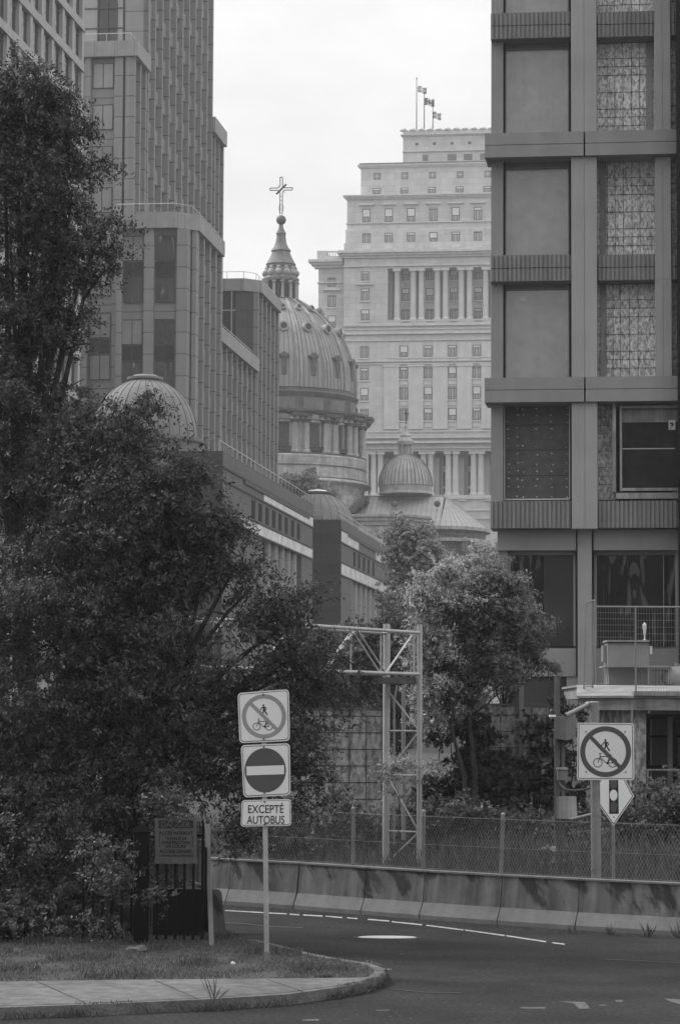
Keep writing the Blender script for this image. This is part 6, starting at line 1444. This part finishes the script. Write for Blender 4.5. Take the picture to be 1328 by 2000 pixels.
tree('roof_tree', 'small tree on the terrace behind the long low block, below the big drum', 'tree', 590, 320,
     [(575, 948, 18), (595, 942, 18), (612, 952, 16), (560, 955, 14), (585, 962, 20), (655, 965, 12), (640, 972, 12)], leaf_mat('tree_leaf_far', .12, .3, .4), M_bark, 800, 12, .2, .8, clump=.9, tr=.15, fork=PY(590, 975, 320), twigs=False, base_z=1.2)
# dark ivy over the hoarding and brambles behind the fence
def mass(name, label, cat, blobs, Y, M, n, per, size, spray, base=None, group=None, stems=6, **kw):
    xs_ = [q[0] for q in blobs]; cxp = sum(xs_)/len(xs_); bx_ = PY(cxp, 1500, Y)[0]; bz = gh(bx_, Y); root = thing(name, label, cat, (bx_, Y, bz), 'W', group)
    bl = []
    for q in blobs: yy = Y+(q[3] if len(q) > 3 else 0); p = PY(q[0], q[1], yy); s = yy/FPX; bl.append((p[0], p[1], p[2], q[2]*s, q[2]*s*.55, q[2]*s, 1))
    C, A, B, P, T = foliage(bl, n, per, size, spray, **kw); keep = C[:, 2] > gh(bx_, Y)-.3; quads('foliage', C[keep], A[keep], B[keep], M, root)
    b = MB('W')
    for q in bl[:stems]: b.path([(q[0]+random.uniform(-.1, .1), q[1]+.1, bz-.1), (q[0]+random.uniform(-.2, .2), q[1]+.05, (bz+q[2])/2), (q[0], q[1], q[2])], .02, 5, .4)
    b.build('stems', M_bark, root); return root
mass('ivy', 'dark ivy with large leaves climbing the hoarding under the pale sunlit crown', 'ivy', [(868, 1400, 22), (880, 1430, 32), (910, 1405, 28), (940, 1440, 24), (950, 1475, 28), (900, 1480, 40), (945, 1520, 42), (1010, 1510, 26), (1000, 1550, 38), (870, 1540, 45), (930, 1570, 45), (1040, 1560, 38), (1060, 1520, 20), (1070, 1590, 30), (860, 1590, 40), (1000, 1600, 40)], 55.6, M_lfI, 3200, 10, .07, .2, droop=.6, clump=.24)
mass('ivy', 'strand of ivy hanging down beside the utility post', 'ivy', [(1060, 1450, 18), (1075, 1410, 14), (1090, 1375, 18), (1110, 1368, 14), (1075, 1340, 8), (1070, 1490, 18), (1065, 1540, 20), (1120, 1400, 10), (1120, 1560, 26)], 55.9, M_lfI, 700, 10, .07, .2, droop=.6)
mass('bramble', 'dark brambles behind the chain-link fence, left of the gantry legs', 'bramble', [(600, 1620, 45), (660, 1640, 45), (560, 1640, 45), (710, 1620, 40), (740, 1660, 40), (620, 1680, 35), (690, 1690, 30), (520, 1660, 40), (760, 1620, 35)], 52.2, M_lfA, 2600, 12, .05, .3)
mass('bramble', 'dark brambles behind the chain-link fence, between gantry and thick pole', 'bramble', [(840, 1620, 45), (900, 1630, 50), (960, 1625, 50), (1020, 1640, 50), (1080, 1630, 45), (1130, 1640, 40), (880, 1680, 40), (960, 1690, 40), (1050, 1695, 40), (1120, 1700, 35)], 51.8, M_lfA, 3200, 12, .05, .3)
mass('bramble', 'dark brambles behind the chain-link fence below the deck, right of the thick pole', 'bramble', [(1200, 1610, 40), (1260, 1620, 45), (1320, 1610, 45), (1220, 1670, 45), (1290, 1680, 45), (1350, 1670, 50)], 50.5, M_lfA, 2000, 12, .05, .3)
M_lfG = leaf_mat('silver_leaf', .25, .6, .3)
mass('fern', 'small clump of bright spiky leaves among the brambles behind the fence', 'plant', [(1070, 1665, 9), (1088, 1680, 8)], 48.6, M_lfG, 16, 7, .035, .10, stems=2, clump=.12, cps=6)
mass('creeper', 'green creeper on the ground below the deck at the right edge', 'creeper', [(1290, 1560, 22), (1320, 1570, 30), (1260, 1580, 25)], 54.5, M_lfB, 400, 10, .05, .2, stems=3)
# ---------------------------------------------------------------- grass (nobody could count it) and weeds
def blades(name, label, pts, h, wd, M, lean=.4, parent=None):
    n = len(pts); P = np.array(pts); hh = h*(.4+.9*rng.random((n, 1))); d = unit(np.concatenate([rng.normal(size=(n, 2))*lean, np.ones((n, 1))], 1)); a = rng.random(n)*math.pi
    A = d*hh*.5; B = np.stack([np.cos(a), np.sin(a), np.zeros(n)], 1)*wd; return quads(name, P+A, A, B, M, parent)
def inpoly(x, y, poly):
    r = False; n = len(poly)
    for i in range(n):
        x0, y0, x1, y1 = *poly[i][:2], *poly[i-1][:2]
        if (y0 > y) != (y1 > y) and x < (x1-x0)*(y-y0)/(y1-y0)+x0: r = not r
    return r
gpts = []
while len(gpts) < 42000:
    x, y = random.uniform(-7, 1.2), random.uniform(32.5, 42.5)
    if inpoly(x, y, inn) and not inpoly(x, y, wk):
        if math.sin(x*2.3+y*1.1)+math.sin(x*5.1-y*3.7)*.6 < -.7 and random.random() < .85: continue
        gpts.append((x, y, KZ-.005))
M_gr = leaf_mat('grass_blade', .045, .15, .3, .7)
tag(blades('grass', '', gpts, .055, .006, M_gr, .6), kind='stuff')
tp = []
while len(tp) < 5000:
    x, y = random.uniform(-7, 1.2), random.uniform(32.5, 42.5)
    if inpoly(x, y, inn) and not inpoly(x, y, wk) and math.sin(x*3.1-y*1.7)+math.sin(x*1.3+y*2.9)+.5*math.sin(x*9) > 1.1: tp.append((x, y, KZ-.005))
tag(blades('long_grass', '', tp, .13, .007, leaf_mat('long_grass_blade', .03, .11, .3, .7), .5), kind='stuff')
# ragged weeds along the kerb face
kp = []
for i in range(len(ko)-1):
    (x0, y0, _), (x1, y1, _) = ko[i], ko[i+1]; L_ = math.hypot(x1-x0, y1-y0)
    for j in range(int(L_*420)):
        t = random.random(); x = x0+(x1-x0)*t; dens = .5+.5*math.sin(x*3.3)+.35*math.sin(x*7.9+1)
        if x > -6 and random.random() < dens: kp.append((x, y0+(y1-y0)*t-.02-abs(random.gauss(0, .10))+(.12 if random.random() < .25 else 0), 0 if random.random() > .0 else 0))
tag(blades('kerb_grass', '', kp, .115, .006, leaf_mat('kerb_weed', .03, .11, .3, .7), .7), kind='stuff')
kp2 = []
for i in range(len(ko)-1):
    (x0, y0, _), (x1, y1, _) = ko[i], ko[i+1]; L_ = math.hypot(x1-x0, y1-y0)
    for j in range(int(L_*170)):
        t = random.random(); x = x0+(x1-x0)*t; dens = math.sin(x*1.9+.6)+.5*math.sin(x*6.1)-.35
        if x > -6 and random.random() < dens: kp2.append((x, y0+(y1-y0)*t+.02+abs(random.gauss(0, .035)), KZ-.005))
tag(blades('kerb_top_grass', '', kp2, .05, .006, leaf_mat('kerb_top_blade', .03, .12, .3, .7), .8), kind='stuff')
bp = []
for i in range(1, len(bar_pts)-1):
    p, q = Vector(bar_pts[i]), Vector(bar_pts[i+1]); d = (q-p)
    for j in range(int(d.length*90)):
        t = random.random(); c_ = p+d*t; bp.append((c_.x, c_.y-.62+random.uniform(-.06, .04)+.0, 0))
tag(blades('barrier_foot_grass', '', bp, .035, .006, M_lfA, .8), kind='stuff')
def tuft(px, py, hh, n, label, z=0, M=None):
    c_ = PZ(px, py, z); root = thing('weed', label, 'weed', c_, 'W', 'weeds in the road and verge'); P = [(c_[0]+random.gauss(0, .02), c_[1]+random.gauss(0, .02), z) for _ in range(n)]; blades('leaves', '', P, hh, .010, M or M_lfA, .55, root)
    b = MB('W'); b.tube((c_[0], c_[1], z-.02), (c_[0]+.01, c_[1], z+hh*.5), .006, .003, 5); b.build('stem', M_bark, root)
tuft(1192, 1828, .24, 26, 'leftmost spiky weed at the foot of the barrier, right of the thick pole')
tuft(1266, 1832, .26, 30, 'middle spiky weed at the foot of the rightmost barriers')
tuft(1325, 1834, .30, 30, 'spiky weed at the barrier foot, cut by the right edge of the view')
tuft(1114, 1824, .16, 12, 'thin weed at the barrier crack below the thick pole')
tuft(418, 1958, .36, 16, 'tall dry weed sprouting from the kerb edge below the signpost', KZ-.03, M_gr)
bkp = [(random.uniform(-4, 7), 0, 0) for _ in range(16000)]
bkp = [(x, Yb(x)+.7+random.random()**1.2*6, 0) for x, _, _ in bkp]; bkp = [(x, y, gh(x, y)-.03) for x, y, _ in bkp]
tag(blades('bank_grass', '', bkp, .5, .012, leaf_mat('bank_grass_blade', .03, .11, .3, .7), .35), kind='stuff')
# street lamp above the short low block, light poles beyond
t0 = PY(734, 1062, 345); ln = thing('street_lamp', 'slim curved street lamp above the short low block', 'street lamp', (t0[0], 345, 1.2))
b = MB('W'); b.tube((t0[0], 345, 1.2), t0, .09, .06, 8); q = [PY(734, 1062, 345), PY(735, 1048, 345), PY(739, 1040, 345), PY(747, 1037, 345)]; b.path(q, .06, 6); b.build('pole', M_gal2, ln, smooth=True)
b = MB('W'); e_ = Vector(q[-1]); b.tube(e_, e_+Vector((.5, 0, -.05)), .08, .12, 8); b.build('lamp_head', M_gal2, ln, smooth=True)
# a gridded block across the junction behind the viewer: it is what the street-level glass mirrors
ob_ = thing('opposite_block', 'pale gridded block mirrored in the street-level windows', 'building', (10, -75, 0))
b = MB('W'); b.box(-50, 75, -90, -75.6, 0, 24); b.build('core_wall', M_gwd, ob_)
b = MB('W')
for i in range(32): b.box(-50+4*i, -49.1+4*i, -75.6, -75, 0, 24)
b.build('piers', M_wc, ob_)
b = MB('W')
for i in range(7): b.box(-50, 75, -75.6, -75.05, 3.5*i+2.6, 3.5*i+3.4)
b.build('floor_bands', M_wc, ob_)
# ---------------------------------------------------------------- air
b = MB('W'); b.box(-420, 520, -60, 760, -2, 190)
hz = b.build('haze', bpy.data.materials.new('haze')); tag(hz, kind='stuff'); hm = hz.data.materials[0]; hm.use_nodes = True; N = hm.node_tree.nodes; N.remove(N['Principled BSDF'])
pv = N.new('ShaderNodeVolumePrincipled'); pv.inputs['Color'].default_value = (1, 1, 1, 1); pv.inputs['Density'].default_value = HAZE; pv.inputs['Anisotropy'].default_value = .3
hm.node_tree.links.new(pv.outputs[0], N['Material Output'].inputs['Volume'])
